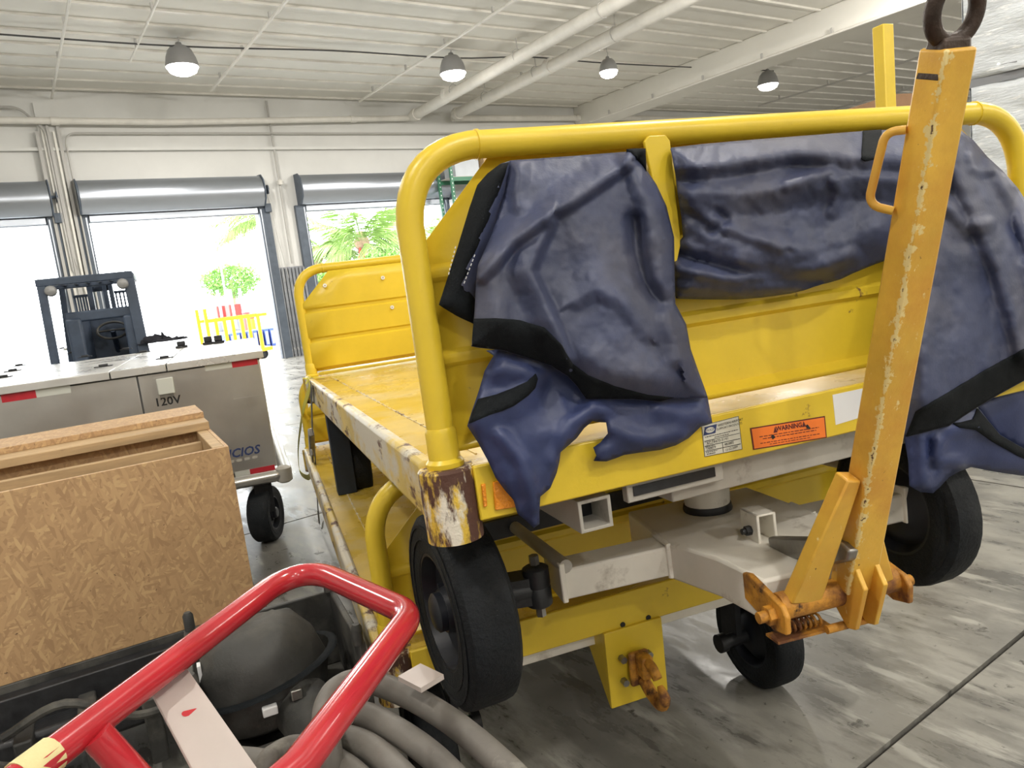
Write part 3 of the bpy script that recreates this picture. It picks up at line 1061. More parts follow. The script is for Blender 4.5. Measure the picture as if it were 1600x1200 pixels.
# catch that holds the bar
cb = MB(S2U)
for da in (-.030, .018):
    cb.box((da - .004, -.335, AXW + .05), (da + .004, -.255, AXW + .128))
cb.box((-.034, -.262, AXW + .05), (.022, -.254, AXW + .128)).box((-.034, -.335, AXW + .122), (.022, -.255, AXW + .128))
cbo = part('catch_bracket', cb, m_white, cart, bevel=.002)
part('catch_bolt', MB(S2U).cyl((-.05, -.30, AXW + .08), (-.034, -.30, AXW + .08), .013, 6).cyl((-.06, -.30, AXW + .08), (-.05, -.30, AXW + .08), .008, 10), m_darksteel, cbo)
lv = [SF.px(x, y, 0, -.01) for x, y in ((1205, 838), (1300, 840), (1322, 848), (1335, 860), (1331, 876), (1312, 880), (1210, 868))]
part('catch_lever', MB(S2U).prism([(-.022, p[1], p[2]) for p in lv], (.026, 0, 0)), m_steel, cart, bevel=.006)
# upright strap plate on the front hoop
sp_ = [UC.px(x, y, 1, -.034) for x, y in ((1005, 222), (1012, 213), (1038, 212), (1045, 221), (1062, 380), (1053, 422), (1046, 410))]
part('hoop_strap', MB().prism([(p[0], -.040, p[2]) for p in sp_], (0, .010, 0)), m_yellow, cart, bevel=.002)
# reflectors
for pts in (((752, 757), (758, 755), (761, 790), (756, 793)), ((770, 753), (800, 748), (806, 792), (774, 797))):
    pp = [UC.px(x, y, 1, -.054) for x, y in pts]
    part('reflector', MB().prism([(p[0], -.058, p[2]) for p in pp], (0, .008, 0)), m_reflect, cart, bevel=.002)


# plates and stickers on the front rail
def decal(name, pts, m, parent, v=-.0512, th=.0012):
    pp = [UC.px(x, y, 1, v) for x, y in pts]
    return part(name, MB().prism([(p[0], v, p[2]) for p in pp], (0, th, 0)), m, parent, smooth=False), pp


def bil(pp, s, t):
    a, b, c, d = [np.array(p) for p in pp]     # tl tr br bl
    return (a * (1 - s) + b * s) * (1 - t) + (d * (1 - s) + c * s) * t


def quad(m, pp, s0, t0, s1, t1, v):
    a, b, c, d = bil(pp, s0, t0), bil(pp, s1, t0), bil(pp, s1, t1), bil(pp, s0, t1)
    m.add([(p[0], v, p[2]) for p in (a, b, c, d)], [(0, 1, 2, 3)])


npl, _ = decal('name_plate', ((1096, 665), (1154, 650), (1160, 702), (1101, 714)), m_decal, cart)
pp = [UC.px(x, y, 1, -.0512) for x, y in ((1096, 665), (1154, 650), (1160, 702), (1101, 714))]
m = MB()
for a in ((0, 0, 1, .015), (0, .985, 1, 1), (0, 0, .012, 1), (.988, 0, 1, 1), (.03, .50, .97, .515), (.03, .66, .97, .68), (.03, .82, .48, .84), (.5, .82, .97, .84), (.485, .68, .5, .97)):
    quad(m, pp, *a, -.0516)
rgt, upv = pp[1] - pp[0], pp[0] - pp[3]
wdt = np.linalg.norm(rgt)


def words(m, s, size, fs, ft, pp, align='LEFT', bold=0.0, shear=0.0):
    o = bil(pp, fs, ft)
    r, u = pp[1] - pp[0], pp[0] - pp[3]
    t = text_mb(s, size, (o[0], -.0519, o[2]), (r[0], 0, r[2]), (u[0], 0, u[2]), align, 0, shear, bold)
    m.add(t.v, t.f)


def fineprint(m, pp, s0, s1, t, h, seed, v=-.0519):
    # lines of print too small to read: word-long dashes
    rnd = random.Random(seed)
    x = s0
    while x < s1:
        w_ = rnd.uniform(.02, .06)
        quad(m, pp, x, t - h / 2, min(x + w_, s1), t + h / 2, v)
        x += w_ + .012


words(m, 'WESTERN AIRPORT', wdt * .078, .42, .13, pp, bold=.0)
words(m, 'SUPPORT PRODUCTS', wdt * .072, .38, .24, pp)
fineprint(m, pp, .06, .94, .39, .022, 1)
fineprint(m, pp, .30, .68, .455, .02, 2)
words(m, 'MODEL NO.', wdt * .05, .04, .545, pp)
words(m, 'AG24470-5141', wdt * .095, .08, .605, pp)
words(m, 'SERIAL NO.', wdt * .05, .04, .71, pp)
words(m, '140819', wdt * .085, .06, .775, pp)
words(m, '982802', wdt * .085, .54, .755, pp)
fineprint(m, pp, .04, .34, .87, .02, 3)
fineprint(m, pp, .06, .28, .93, .03, 4)
words(m, '12-22-2009', wdt * .075, .54, .92, pp)
part('plate_print', m, m_black, npl, smooth=False)
m = MB()
m.add([(p[0], -.0517, p[2]) for p in (bil(pp, .08, .07), bil(pp, .40, .07), bil(pp, .34, .33), bil(pp, .02, .33))], [(0, 1, 2, 3)])
part('plate_emblem', m, m_decal_blue, npl, smooth=False)
m = MB()
el = [bil(pp, .21 + .12 * math.cos(k / 20 * 6.283), .20 + .085 * math.sin(k / 20 * 6.283)) for k in range(20)]
m.add([(p[0], -.0519, p[2]) for p in el], [tuple(range(20))])
em = part('emblem_oval', m, m_decal, npl, smooth=False)
m = MB()
o = bil(pp, .21, .20)
t = text_mb('WASP', wdt * .085, (o[0], -.0522, o[2]), (rgt[0], 0, rgt[2]), (upv[0], 0, upv[2]), 'CENTER')
m.add(t.v, t.f)
part('emblem_lettering', m, m_decal_blue, npl, smooth=False)

wpts = ((1172, 669), (1289, 650), (1292, 684), (1177, 703))
wd, pw_ = decal('warning_sticker', wpts, m_warn_dark, cart)
m = MB()
quad(m, pw_, .016, .05, .985, .955, -.0516)
part('sticker_face', m, m_warn, wd, smooth=False)
m = MB()
r0 = np.linalg.norm(pw_[1] - pw_[0])
words(m, 'WARNING', r0 * .072, .50, .23, pw_, 'CENTER', .0006)
for cx_, cy_ in ((.315, .25), (.70, .20)):
    a, b, c = bil(pw_, cx_, cy_ - .13), bil(pw_, cx_ + .028, cy_ + .13), bil(pw_, cx_ - .028, cy_ + .13)
    m.add([(p[0], -.0519, p[2]) for p in (a, b, c)], [(0, 1, 2)])
fineprint(m, pw_, .10, .90, .46, .035, 5)
fineprint(m, pw_, .14, .86, .57, .035, 6)
fineprint(m, pw_, .10, .90, .76, .035, 7)
fineprint(m, pw_, .22, .78, .86, .03, 8)
part('sticker_print', m, m_warn_dark, wd, smooth=False)
m = MB()
for cx_, cy_, rr in ((.275, .56, .03), (.745, .34, .026), (.765, .42, .02)):
    ang = [bil(pw_, cx_ + rr * .8 * math.cos(k / 11 * 6.283) * (1 + .25 * math.sin(k * 2.3)), cy_ + rr * 3.4 * math.sin(k / 11 * 6.283) * (1 + .2 * math.cos(k * 1.7))) for k in range(11)]
    m.add([(p[0], -.0522, p[2]) for p in ang], [tuple(range(11))])
part('burn_mark', m, m_black, wd, smooth=False)
decal('white_sticker', ((1301, 617), (1352, 606), (1352, 650), (1306, 664)), m_sticker, cart)

# ---- cart below, standing on the floor, its tow hook end towards the viewer
low = thing('baggage_cart', 'yellow baggage cart standing on the floor underneath the raised cart', 'cart', LC, (CW / 2, 1.6, -.66))
HL = .50
cart_body(low, HL, .46)
for px_ in ((653, 858),):
    q = LC.px(*px_, 1, .03)
    lt = part('panel_latch', MB().lathe([(.030, 0), (.026, .006), (.008, .008)], (q[0], .028, q[2]), (0, -1, 0), 12), m_yellow, low)
    part('latch_ring', MB().tube([(q[0] + .009 * math.cos(k / 12 * 6.283), .018, q[2] + .009 * math.sin(k / 12 * 6.283)) for k in range(12)], .003, 6, closed=True), m_darksteel, lt)
# holes in the end rail, hitch plate
zb1 = -.118
for x, y in ((973, 976), (1013, 965)):
    q = LC.px(x, y, 1, -.0505)
    part('rail_hole', MB().lathe([(.009, -.002), (.009, .002), (.001, .002), (.001, -.002)], (q[0], -.0505, q[2]), (0, 1, 0), 12, closed=True), m_black, low)
part('axle_channel', MB().box((.20, .02, zb1 - .07), (CW - .20, .1, zb1 + .02)), m_white, low, bevel=.004)
hp_ = [LC.px(x, y, 1, -.062) for x, y in ((945, 998), (1037, 975), (1042, 1085), (955, 1103))]
hx0, hx1 = (hp_[0][0] + hp_[3][0]) / 2, (hp_[1][0] + hp_[2][0]) / 2
hz0 = (hp_[2][2] + hp_[3][2]) / 2
hpz = part('hitch_plate', MB().box((hx0, -.062, hz0), (hx1, -.048, zb1 + .005)).prism([(hx0, -.05, hz0), (hx0, .14, zb1 - .02), (hx0, -.05, zb1 + .0)], (.012, 0, 0))
           .prism([(hx1 - .012, -.05, hz0), (hx1 - .012, .14, zb1 - .02), (hx1 - .012, -.05, zb1 + .0)], (.012, 0, 0)), m_yellow, low, bevel=.003)
hc = [LC.px(x, y, 1, -.09) for x, y in ((1000, 1045),)][0]
u0, w0 = hc[0], hc[2]
hk = part('pintle_hook', MB().box((u0 - .035, -.095, w0 - .055), (u0 + .035, -.075, w0 + .06)).box((u0 - .018, -.15, w0 - .01), (u0 + .022, -.095, w0 + .065)), m_orange_rust, low, bevel=.008)
horn = spline([(u0 + .005, -.10, w0 - .035), (u0 + .005, -.15, w0 - .06), (u0 + .005, -.205, w0 - .065), (u0 + .005, -.225, w0 - .03), (u0 + .005, -.205, w0 + .0)], 5)
part('hook_horn', MB().tube(horn, [.020] * 16 + [.018, .016, .014, .012, .009], 10), m_orange_rust, hk)
part('hook_jaw', MB().tube(spline([(u0 + .002, -.12, w0 + .05), (u0 + .002, -.17, w0 + .045), (u0 + .002, -.20, w0 + .02)], 4), .016, 10), m_orange_rust, hk)
for du, dw in ((-.05, -.04), (-.05, .04), (.045, -.03), (.045, .03)):
    part('hook_bolt', MB().cyl((u0 + du, -.060, w0 + dw), (u0 + du, -.085, w0 + dw), .012, 6), m_steel, hk)
wr = .208
for u, s in ((.10, -1), (1.445, 1)):
    w_ = wheel(low, (u, .22, -.66 + wr), (s, 0, 0), wr, .125)
    part('axle_stub', MB().cyl((u - s * .06, .22, -.66 + wr), (u - s * .16, .22, -.66 + wr), .026, 14).cyl((u - s * .155, .22, -.66 + wr), (u - s * .185, .22, -.66 + wr), .036, 14), m_darksteel, low)
    part('axle_arm', MB().box((u - s * .10 - .012, .20, -.66 + wr - .02), (u - s * .10 + .012, .30, -.2)), m_darksteel, low)
for u, s in ((.12, -1), (CW - .12, 1)):
    wheel(low, (u, CL - .55, -.66 + wr), (s, 0, 0), wr, .115)
part('far_axle', MB().box((.18, CL - .59, -.66 + wr - .03), (CW - .18, CL - .51, -.66 + wr + .04)), m_white, low)
for u in (.4, CW - .4):
    part('axle_stand', MB().box((u - .03, CL - .58, -.42), (u + .03, CL - .52, -.10)), m_white, low)

# ---- dark posts that carry the raised cart
for px_, lab in (((544, 772), 'dark post standing on the lower cart deck near its left edge'), (None, 'dark post on the lower deck, hidden side of the cart'), ((0, 0), 'dark post at the front end of the lower deck')):
    if px_ == (0, 0):
        q = np.array([CW - .35, .55, 0])
    elif px_:
        q = LC.px(*px_, 2, 0.0)
    else:
        q = np.array([CW - .3, 2.2, 0])
    top = UC.l(LC.w((q[0], q[1], 0)))
    hgt = LC.l(UC.w((top[0], top[1], -.012)))[2]
    single('support_post', MB().box((q[0] - .05, q[1], 0), (q[0] + .05, q[1] + .09, hgt)), m_crateblue, LC, (q[0], q[1] + .045, 0), lab, 'post', 'posts between the stacked carts', bevel=.004)

# ---- ratchet strap over the deck edge at the far left corner
st_ = thing('ratchet_strap', 'yellow ratchet strap hanging from the raised deck to the lower cart', 'strap', UC, (-.06, CL - .3, -.5))


def ribbon(path, wv, th=.002):
    m = MB()
    P = [np.array(p, float) for p in path]
    for a, b in zip(P[:-1], P[1:]):
        m.beam(a, b, wv, .045, th)
    return m


def stp(x, y, u=-.062):
    return UC.px(x, y, 0, u)


wb = ribbon(spline([(.05, CL - .25, .006), (-.05, CL - .25, .018)] + [stp(*p) for p in ((484, 604), (473, 645), (466, 700), (468, 735), (480, 746), (488, 738))], 5), (0, 1, 0))
part('webbing', wb, m_strap, st_)
part('webbing', ribbon([stp(486, 600), stp(488, 672)], (0, 1, 0)), m_cable, st_)
ra, rb_ = stp(486, 675), stp(488, 708)
rt = part('ratchet', MB().beam(ra, rb_, (0, 1, 0), .06, .035), m_steel, st_, bevel=.008)
part('ratchet_lever', MB().beam(stp(487, 706, -.075), stp(490, 735, -.075), (0, 1, 0), .05, .012), m_steel, rt, bevel=.003)
part('webbing', ribbon([stp(492, 706), stp(497, 800)], (0, 1, 0)), m_cable, st_)
part('strap_hook', MB().tube([stp(497, 798), stp(499, 818), stp(503, 826), stp(505, 815)], .006, 8), m_steel, st_)
# ------------------------------------------------------------------ folded side curtains on the front hoop
def pip(x, y, poly):
    c = False
    n = len(poly)
    for i in range(n):
        (x0, y0), (x1, y1) = poly[i], poly[(i + 1) % n]
        if (y0 > y) != (y1 > y) and x < (x1 - x0) * (y - y0) / (y1 - y0) + x0:
            c = not c
    return c


def segd(x, y, pl):
    best = 1e9
    sg = 1
    for (x0, y0), (x1, y1) in zip(pl[:-1], pl[1:]):
        dx, dy = x1 - x0, y1 - y0
        t = max(0, min(1, ((x - x0) * dx + (y - y0) * dy) / (dx * dx + dy * dy + 1e-9)))
        d = math.hypot(x - x0 - t * dx, y - y0 - t * dy)
        if d < best:
            best = d
            sg = 1 if (dx * (y - y0) - dy * (x - x0)) > 0 else -1
    return best, sg


def smooth_poly(poly, step=9):
    out = []
    n = len(poly)
    for i in range(n):
        (x0, y0), (x1, y1) = poly[i], poly[(i + 1) % n]
        k = max(1, int(math.hypot(x1 - x0, y1 - y0) / step))
        for q in range(k):
            out.append((x0 + (x1 - x0) * q / k, y0 + (y1 - y0) * q / k))
    return out


def folds(x, y, F_):
    """cloth relief in metres towards the viewer; F_ = list of (polyline, height, width, side sharpness)"""
    d = 0.0
    for f in F_:
        pl, amp, wd = f[:3]
        dist, sg = segd(x, y, pl)
        if len(f) > 3 and f[3]:
            # an overlapping fold: crisp ridge, steep on one side, easing out on the other
            w_ = wd * 2.2 if sg != f[3] else max(15.0, wd * .9)
        else:
            w_ = wd * 1.5
        t_ = max(0.0, 1 - dist / w_)
        d += amp * (t_ * t_ * (3 - 2 * t_) * .55 + .45 * t_)
    return d


def cloth(name, poly, v0, F_, m, parent, bulge=.03, bw=60, step=9, seed=0, th=.004, wr=.006, lift=0.0, vfun=None, pin=None):
    """sheet whose outline follows `poly`; distance = plane v0 of the cart minus the relief"""
    bnd = smooth_poly(poly, step)
    n = len(bnd)
    pts = list(bnd)
    xs = [p[0] for p in poly]
    ys = [p[1] for p in poly]
    row = 0
    y = min(ys) + step * .5
    while y < max(ys):
        x = min(xs) + (step * .5 if row % 2 else 0)
        while x < max(xs):
            if pip(x, y, poly) and segd(x, y, poly + [poly[0]])[0] > step * .55:
                pts.append((x, y))
            x += step
        y += step * .87
        row += 1
    res = delaunay_2d_cdt([Vector(p) for p in pts], [(i, (i + 1) % n) for i in range(n)], [], 1, 1e-4)
    V2, Fc = res[0], res[2]
    vs = []
    cl = poly + [poly[0]]
    for p in V2:
        x, y = p.x, p.y
        de_ = min(1.0, segd(x, y, cl)[0] / bw)
        d = bulge * math.sin(de_ * math.pi / 2) + folds(x, y, F_) + lift
        d += wr * noise.fractal(Vector((x / 55 + seed * 7.3, y / 70, seed)), .6, 2.0, 4)
        v = (vfun(x, y) if vfun else v0) - d
        vs.append(UC.px(x, y, 1, v))
    m_ = MB()
    m_.add(vs, [tuple(f) for f in Fc if pip(*(sum((V2[i] for i in f), Vector((0, 0))) / len(f)), poly)])
    return part(name, m_, m, parent, solid=th, angle=80)


def curtain(label, base, group='folded blue side curtains'):
    return thing('side_curtain', label, 'curtain', UC, base, group)


# left bundle
cu1 = curtain('blue vinyl curtain bunched over the front panel, torn tip hanging over the rail', (.4, -.05, -.2))
FL = [([(978, 256), (905, 308), (862, 332), (800, 378), (752, 432)], .034, 18, -1),
      ([(858, 348), (838, 392), (826, 424), (846, 466), (870, 520), (885, 560)], .040, 17, -1),
      ([(985, 250), (1012, 320), (1030, 400), (1038, 470), (1060, 560)], .034, 26, 1),
      ([(990, 345), (993, 395), (1008, 445), (1032, 472)], -.026, 14, 0),
      ([(905, 330), (935, 420), (960, 520), (1000, 590)], .018, 40, 0),
      ([(812, 262), (806, 300), (812, 320)], .016, 14, 0),
      ([(770, 400), (764, 450), (770, 495)], .012, 20, 0),
      ([(900, 470), (930, 450), (970, 470), (1010, 520)], .014, 22, 1),
      ([(880, 500), (900, 545), (960, 585), (1040, 600)], .012, 24, 0)]
vmain = lambda x, y: -.036 - .055 * max(0, min(1, (y - 260) / 300))
main_poly = [(797, 252), (985, 238), (1003, 258), (1024, 288), (1040, 322), (1052, 371), (1053, 430), (1054, 475), (1071, 507), (1078, 546), (1090, 580), (1105, 621), (1053, 622), (1031, 627), (990, 623), (950, 623), (916, 623),
             (902, 603), (887, 587), (862, 571), (825, 559), (787, 547), (737, 541), (742, 494), (745, 440), (748, 415), (770, 365), (790, 300)]
cloth('curtain_sheet', main_poly, 0, FL, m_tarp, cu1, .04, 50, 4, 1, vfun=vmain, wr=.004)
hem = [(740, 498), (775, 497), (811, 500), (850, 512), (878, 540), (894, 568), (919, 587), (962, 604), (1012, 617), (1053, 621), (1031, 626.5), (990, 622.5), (950, 622.5), (916, 622.5), (902, 602.5), (887, 586.5), (862, 570.5), (825, 558.5), (787, 546.5), (737.5, 540.5)]
# the hem rides on the sheet: same relief evaluated against the sheet outline


def ride(name, poly, parent, m, v, F_, shape, bulge, bw, seed, lift, wr=.006, step=5):
    cl = shape + [shape[0]]

    def vf(x, y):
        de_ = min(1.0, segd(x, y, cl)[0] / bw)
        return v(x, y) - bulge * math.sin(de_ * math.pi / 2) - wr * noise.fractal(Vector((x / 55 + seed * 7.3, y / 70, seed)), .6, 2.0, 4)
    return cloth(name, poly, 0, F_, m, parent, 0, 50, step, seed, .003, 0, lift, vf)


ride('hem_band', hem, cu1, m_band, vmain, FL, main_poly, .04, 50, 1, .004, .004)
ride('top_tab', [(979, 240), (985, 238), (1004, 258), (1010, 268), (1008, 232), (979, 233)], cu1, m_band, vmain, FL, main_poly, .04, 50, 1, .004, .004)
# dark bound edge seen to the left of the sheet
edge_poly = [(797, 252), (782, 257), (762, 272), (746, 290), (734, 325), (716, 385), (698, 440), (686, 476), (712, 492), (740, 506), (744, 470), (752, 430), (775, 372), (795, 300)]
cloth('edge_flap', edge_poly, -.030, [([(790, 262), (745, 372), (722, 445)], .012, 12, 0)], m_tarp, cu1, .012, 20, 8, 3, wr=.003)
cloth('edge_band', [(795, 254), (782, 257), (762, 272), (746, 290), (734, 325), (716, 385), (698, 440), (686, 476), (712, 492), (740, 506), (742, 468), (724, 446), (742, 398), (765, 342), (784, 285), (792, 262)], -.034,
      [([(790, 262), (745, 372), (722, 445)], .012, 12, 0)], m_band, cu1, .012, 20, 8, 3, wr=.003, lift=.006)
for k, ln in enumerate((((742, 398), (724, 446)), ((712, 385), (700, 432)))):
    for q in range(7):
        a = [ln[0][0] + (ln[1][0] - ln[0][0]) * (q + f) / 7 for f in (0, .55)]
        b = [ln[0][1] + (ln[1][1] - ln[0][1]) * (q + f) / 7 for f in (0, .55)]
        part('stitch', MB().cyl(UC.px(a[0], b[0], 1, -.062), UC.px(a[1], b[1], 1, -.062), .0011, 5), m_thread, cu1)
# lower flap hanging over the front rail
flap = [(760, 548), (787, 546), (825, 556), (862, 566), (900, 590), (960, 612), (1040, 618), (1104, 618), (1108, 640), (1112, 661), (1094, 666), (1075, 684), (1055, 695), (1031, 702), (1000, 706), (975, 710), (959, 716), (947, 720), (928, 720), (932, 712), (927, 699), (938, 692), (950, 677),
        (947, 660), (925, 657), (912, 668), (900, 684), (875, 706), (873, 720), (869, 738), (859, 762), (843, 776), (842, 800), (842, 818), (834, 824), (822, 812), (809, 802), (803, 781), (790, 766), (775, 746), (762, 718), (748, 692), (731, 665), (739, 640), (749, 610), (758, 580), (772, 556)]
vflap = lambda x, y: -.062 - .018 * max(0, min(1, (y - 600) / 80))
FF = [([(780, 575), (838, 588), (800, 630), (745, 655)], .020, 22, 0), ([(782, 680), (815, 720), (838, 790)], .022, 12, 0), ([(925, 640), (890, 665), (868, 720)], .018, 14, 0),
      ([(945, 640), (948, 670)], .014, 10, 0), ([(850, 640), (860, 600), (900, 620)], -.014, 22, 0), ([(1030, 640), (1090, 655)], .012, 16, 0), ([(960, 670), (1010, 690), (1060, 680)], .012, 14, 0), ([(845, 765), (838, 815)], .008, 6, 0)]
cloth('curtain_flap', flap, 0, FF, m_tarp_dark, cu1, .016, 25, 7, 5, vfun=vflap, wr=.005)
ride('flap_band', [(747, 624), (775, 617), (803, 606), (824, 596), (837, 584), (840, 592), (836, 606), (825, 618), (803, 634), (785, 642), (766, 648), (748, 655), (733, 662), (738, 645)], cu1, m_band, vflap, FF, flap, .016, 25, 5, .004, .005, 7)

# middle roll, rolled up under the hoop between the strap plate and the drawbar
cu2 = curtain('blue vinyl curtain rolled up under the hoop between strap plate and drawbar', (1.0, -.05, .2))
roll_poly = [(1048, 232), (1100, 226), (1180, 219), (1260, 213), (1345, 206), (1400, 203), (1470, 200), (1500, 203), (1505, 260), (1480, 330), (1440, 380), (1400, 400), (1367, 412), (1333, 426), (1312, 436), (1290, 442), (1260, 452), (1233, 458), (1190, 464), (1150, 467), (1100, 467), (1056, 466), (1054, 420), (1056, 385), (1068, 370), (1064, 330), (1055, 270)]
FR = [([(1050, 262), (1130, 258), (1240, 238), (1345, 245), (1480, 252)], .045, 26, 1), ([(1060, 300), (1150, 305), (1240, 292), (1330, 275), (1470, 290)], .035, 24, 0),
      ([(1080, 320), (1120, 350), (1180, 372), (1220, 385)], .020, 14, 1), ([(1230, 290), (1262, 278), (1300, 268)], .016, 9, 0), ([(1305, 285), (1312, 300), (1300, 330)], .016, 10, 0),
      ([(1056, 395), (1110, 412), (1170, 428), (1290, 438)], -.020, 12, 0), ([(1060, 420), (1130, 435), (1240, 432), (1330, 400)], .024, 13, 0), ([(1120, 330), (1135, 345), (1110, 362)], -.014, 8, 0),
      ([(1060, 350), (1160, 395), (1280, 400), (1360, 360)], .022, 30, 0), ([(1058, 445), (1150, 455), (1240, 448)], .012, 8, 0)]
cloth('curtain_roll', roll_poly, -.030, FR, m_tarp, cu2, .055, 60, 4.5, 8, wr=.008)
ride('tie_band', [(1348, 205), (1377, 203), (1378, 246), (1352, 252), (1346, 248)], cu2, m_band, lambda x, y: -.030, FR, roll_poly, .055, 60, 8, .005, .008)

# right bundle, hanging past the drawbar
cu3 = curtain('blue vinyl curtain bunched beyond the drawbar, wide black hem hanging over the wheel', (1.5, -.05, -.1))
right_poly = [(1470, 208), (1501, 205), (1520, 220), (1542, 246), (1566, 268), (1589, 294), (1612, 330), (1640, 400), (1665, 480), (1685, 560), (1600, 594), (1560, 616), (1520, 640), (1482, 665), (1415, 683), (1405, 640), (1400, 560), (1420, 450), (1440, 340), (1455, 260)]
FRt = [([(1498, 215), (1490, 260), (1510, 310), (1560, 420), (1600, 560)], .030, 22, 1), ([(1516, 246), (1520, 262), (1536, 268)], .020, 10, 1), ([(1545, 250), (1590, 330), (1610, 420), (1630, 520)], .028, 20, 1),
       ([(1480, 320), (1510, 355), (1540, 350)], .022, 12, 0), ([(1470, 330), (1450, 450), (1440, 620)], .026, 28, 0), ([(1500, 400), (1500, 520), (1470, 620)], .018, 30, 0), ([(1588, 300), (1580, 350), (1600, 400)], -.018, 12, 0)]
vright = lambda x, y: -.040 - .05 * max(0, min(1, (y - 260) / 300))
cloth('curtain_sheet', right_poly, 0, FRt, m_tarp, cu3, .05, 50, 4.5, 11, vfun=vright, wr=.005)
ride('hem_band', [(1430, 644), (1480, 614), (1540, 578), (1600, 545), (1672, 510), (1684, 560), (1600, 593.5), (1560, 615.5), (1520, 639.5), (1482, 664.5), (1416, 682)], cu3, m_band, vright, FRt, right_poly, .05, 50, 11, .004, .005, 5)
lowr = [(1410, 640), (1480, 640), (1520, 636), (1530, 640), (1545, 660), (1562, 680), (1600, 702), (1650, 722), (1690, 735), (1690, 752), (1640, 748), (1600, 743), (1570, 739), (1545, 735), (1517, 729), (1498, 736), (1482, 745), (1468, 760), (1457, 770), (1438, 768), (1421, 759), (1419, 720), (1414, 690)]
FLo = [([(1450, 690), (1452, 730)], -.018, 9, 0), ([(1440, 680), (1445, 760)], .016, 9, 0), ([(1470, 690), (1462, 718), (1500, 722)], .016, 10, 0), ([(1482, 672), (1530, 668), (1600, 705)], .014, 12, 0)]
cloth('curtain_flap', lowr, -.058, FLo, m_tarp_dark, cu3, .016, 25, 8, 13, wr=.004)
ride('flap_band', [(1488, 661), (1500, 660), (1520, 655), (1527, 638), (1545, 660), (1562, 680), (1600, 702), (1650, 722), (1690, 735), (1690, 746), (1640, 734), (1590, 712), (1550, 690), (1525, 672), (1500, 668)], cu3, m_band, lambda x, y: -.058, FLo, lowr, .016, 25, 13, .004, .004, 8)
cloth('curtain_lining', [(1526, 632), (1560, 614), (1600, 590), (1690, 555), (1692, 740), (1640, 722), (1600, 705), (1562, 684), (1545, 664)], -.022, [([(1590, 610), (1600, 700)], .012, 30, 0)], m_tarp_dark, cu3, .004, 30, 10, 15, wr=.004)
# ------------------------------------------------------------------ aluminium service cart (with 120V inlet)
g0 = onz(403, 548, 1.385)
GF = Frame((g0[0], g0[1], 0), rot(20.0))          # x along the side facing us (right = 0), y away, z up
GT, GB, GL, GD = 1.385, .555, 3.0, 2.1
gpu = thing('service_cart', 'aluminium box service cart with lids on top and a 120V inlet', 'service cart', GF, (-GL / 2, GD / 2, 0))
part('body', MB().box((-GL, 0, GB), (0, GD, GT - .045)), m_alu, gpu, bevel=.004)
# two front panels with a seam
sx_ = GF.px(222, 630, 1, 0)[0]
part('side_panel', MB().box((sx_ + .006, -.008, GB + .01), (-.006, 0, GT - .06)), m_alu, gpu, bevel=.002)
part('side_panel', MB().box((-GL, -.008, GB + .01), (sx_ - .006, 0, GT - .06)), m_alu, gpu, bevel=.002)
part('seam', MB().box((sx_ - .006, -.005, GB + .01), (sx_ + .006, -.001, GT - .06)), m_cable, gpu)
# lids
lx = GF.px(258, 560, 1, 0)[0]
lx2 = GF.px(170, 573, 1, 0)[0]
for a, b in ((lx + .004, .03), (lx2 + .004, lx - .004), (-GL, lx2 - .004)):
    part('lid', MB().box((a, -.03, GT - .018), (b, GD, GT)).box((a, -.032, GT - .05), (b, -.02, GT)), m_alu_top, gpu, bevel=.003)
part('lid_gap', MB().box((-GL, -.006, GT - .062), (.0, .0, GT - .046)), m_cable, gpu)
for x, y in ((162, 573), (133, 558), (113, 552), (257, 560), (224, 551), (197, 546), (97, 545), (20, 580), (30, 572), (5, 590), (165, 538)):
    q = GF.px(x, y, 2, GT)
    h = part('hinge', MB().box((q[0] - .06, q[1] - .022, GT), (q[0] + .06, q[1] + .022, GT + .006)).cyl((q[0] - .03, q[1], GT + .010), (q[0] + .03, q[1], GT + .010), .010, 8), m_darksteel, gpu)
# inlet box, text, tapes
q = GF.px(259, 603, 1, -.01)
ib = part('inlet_cover', MB().box((q[0] - .052, -.03, q[2] - .055), (q[0] + .052, -.008, q[2] + .055)), m_whitetape, gpu, bevel=.006)
part('inlet_frame', MB().box((q[0] - .066, -.014, q[2] - .068), (q[0] + .066, -.008, q[2] + .066)), m_alu, ib)
part('inlet_latch', MB().box((q[0] - .045, -.028, q[2] - .075), (q[0] + .04, -.012, q[2] - .058)), m_steel, ib)
q = GF.px(262, 627, 1, -.009)
part('lettering', text_mb('120V', .078, (q[0], -.0095, q[2]), (1, 0, 0), (0, 0, 1), 'CENTER', 0, 0, .0015), m_black, gpu, smooth=False, label='black 120V lettering')
q = GF.px(405, 702, 1, -.009)
part('lettering', text_mb('SERVICIOS', .085, (q[0], -.0095, q[2]), (1, 0, 0), (0, 0, 1), 'RIGHT', 0, .25, .002), m_decal_blue, gpu, smooth=False, label='dark blue slanted lettering')
q = GF.px(406, 713, 1, -.009)
fm = MB()
for k in range(9):
    fm.box((q[0] - .052 * (k + 1), -.0098, q[2] - .010), (q[0] - .052 * (k + 1) + .036, -.0090, q[2] + .010))
part('small_print', fm, m_greymetal, gpu, smooth=False, label='faint small grey print', kind='stuff')


def tape(x0, y0, x1, y1, h, m, name='reflective_tape'):
    a, b = GF.px(x0, y0, 1, -.009), GF.px(x1, y1, 1, -.009)
    z = (a[2] + b[2]) / 2
    part(name, MB().box((a[0], -.0105, z - h / 2), (min(b[0], -.002), -.008, z + h / 2)), m, gpu, smooth=False)


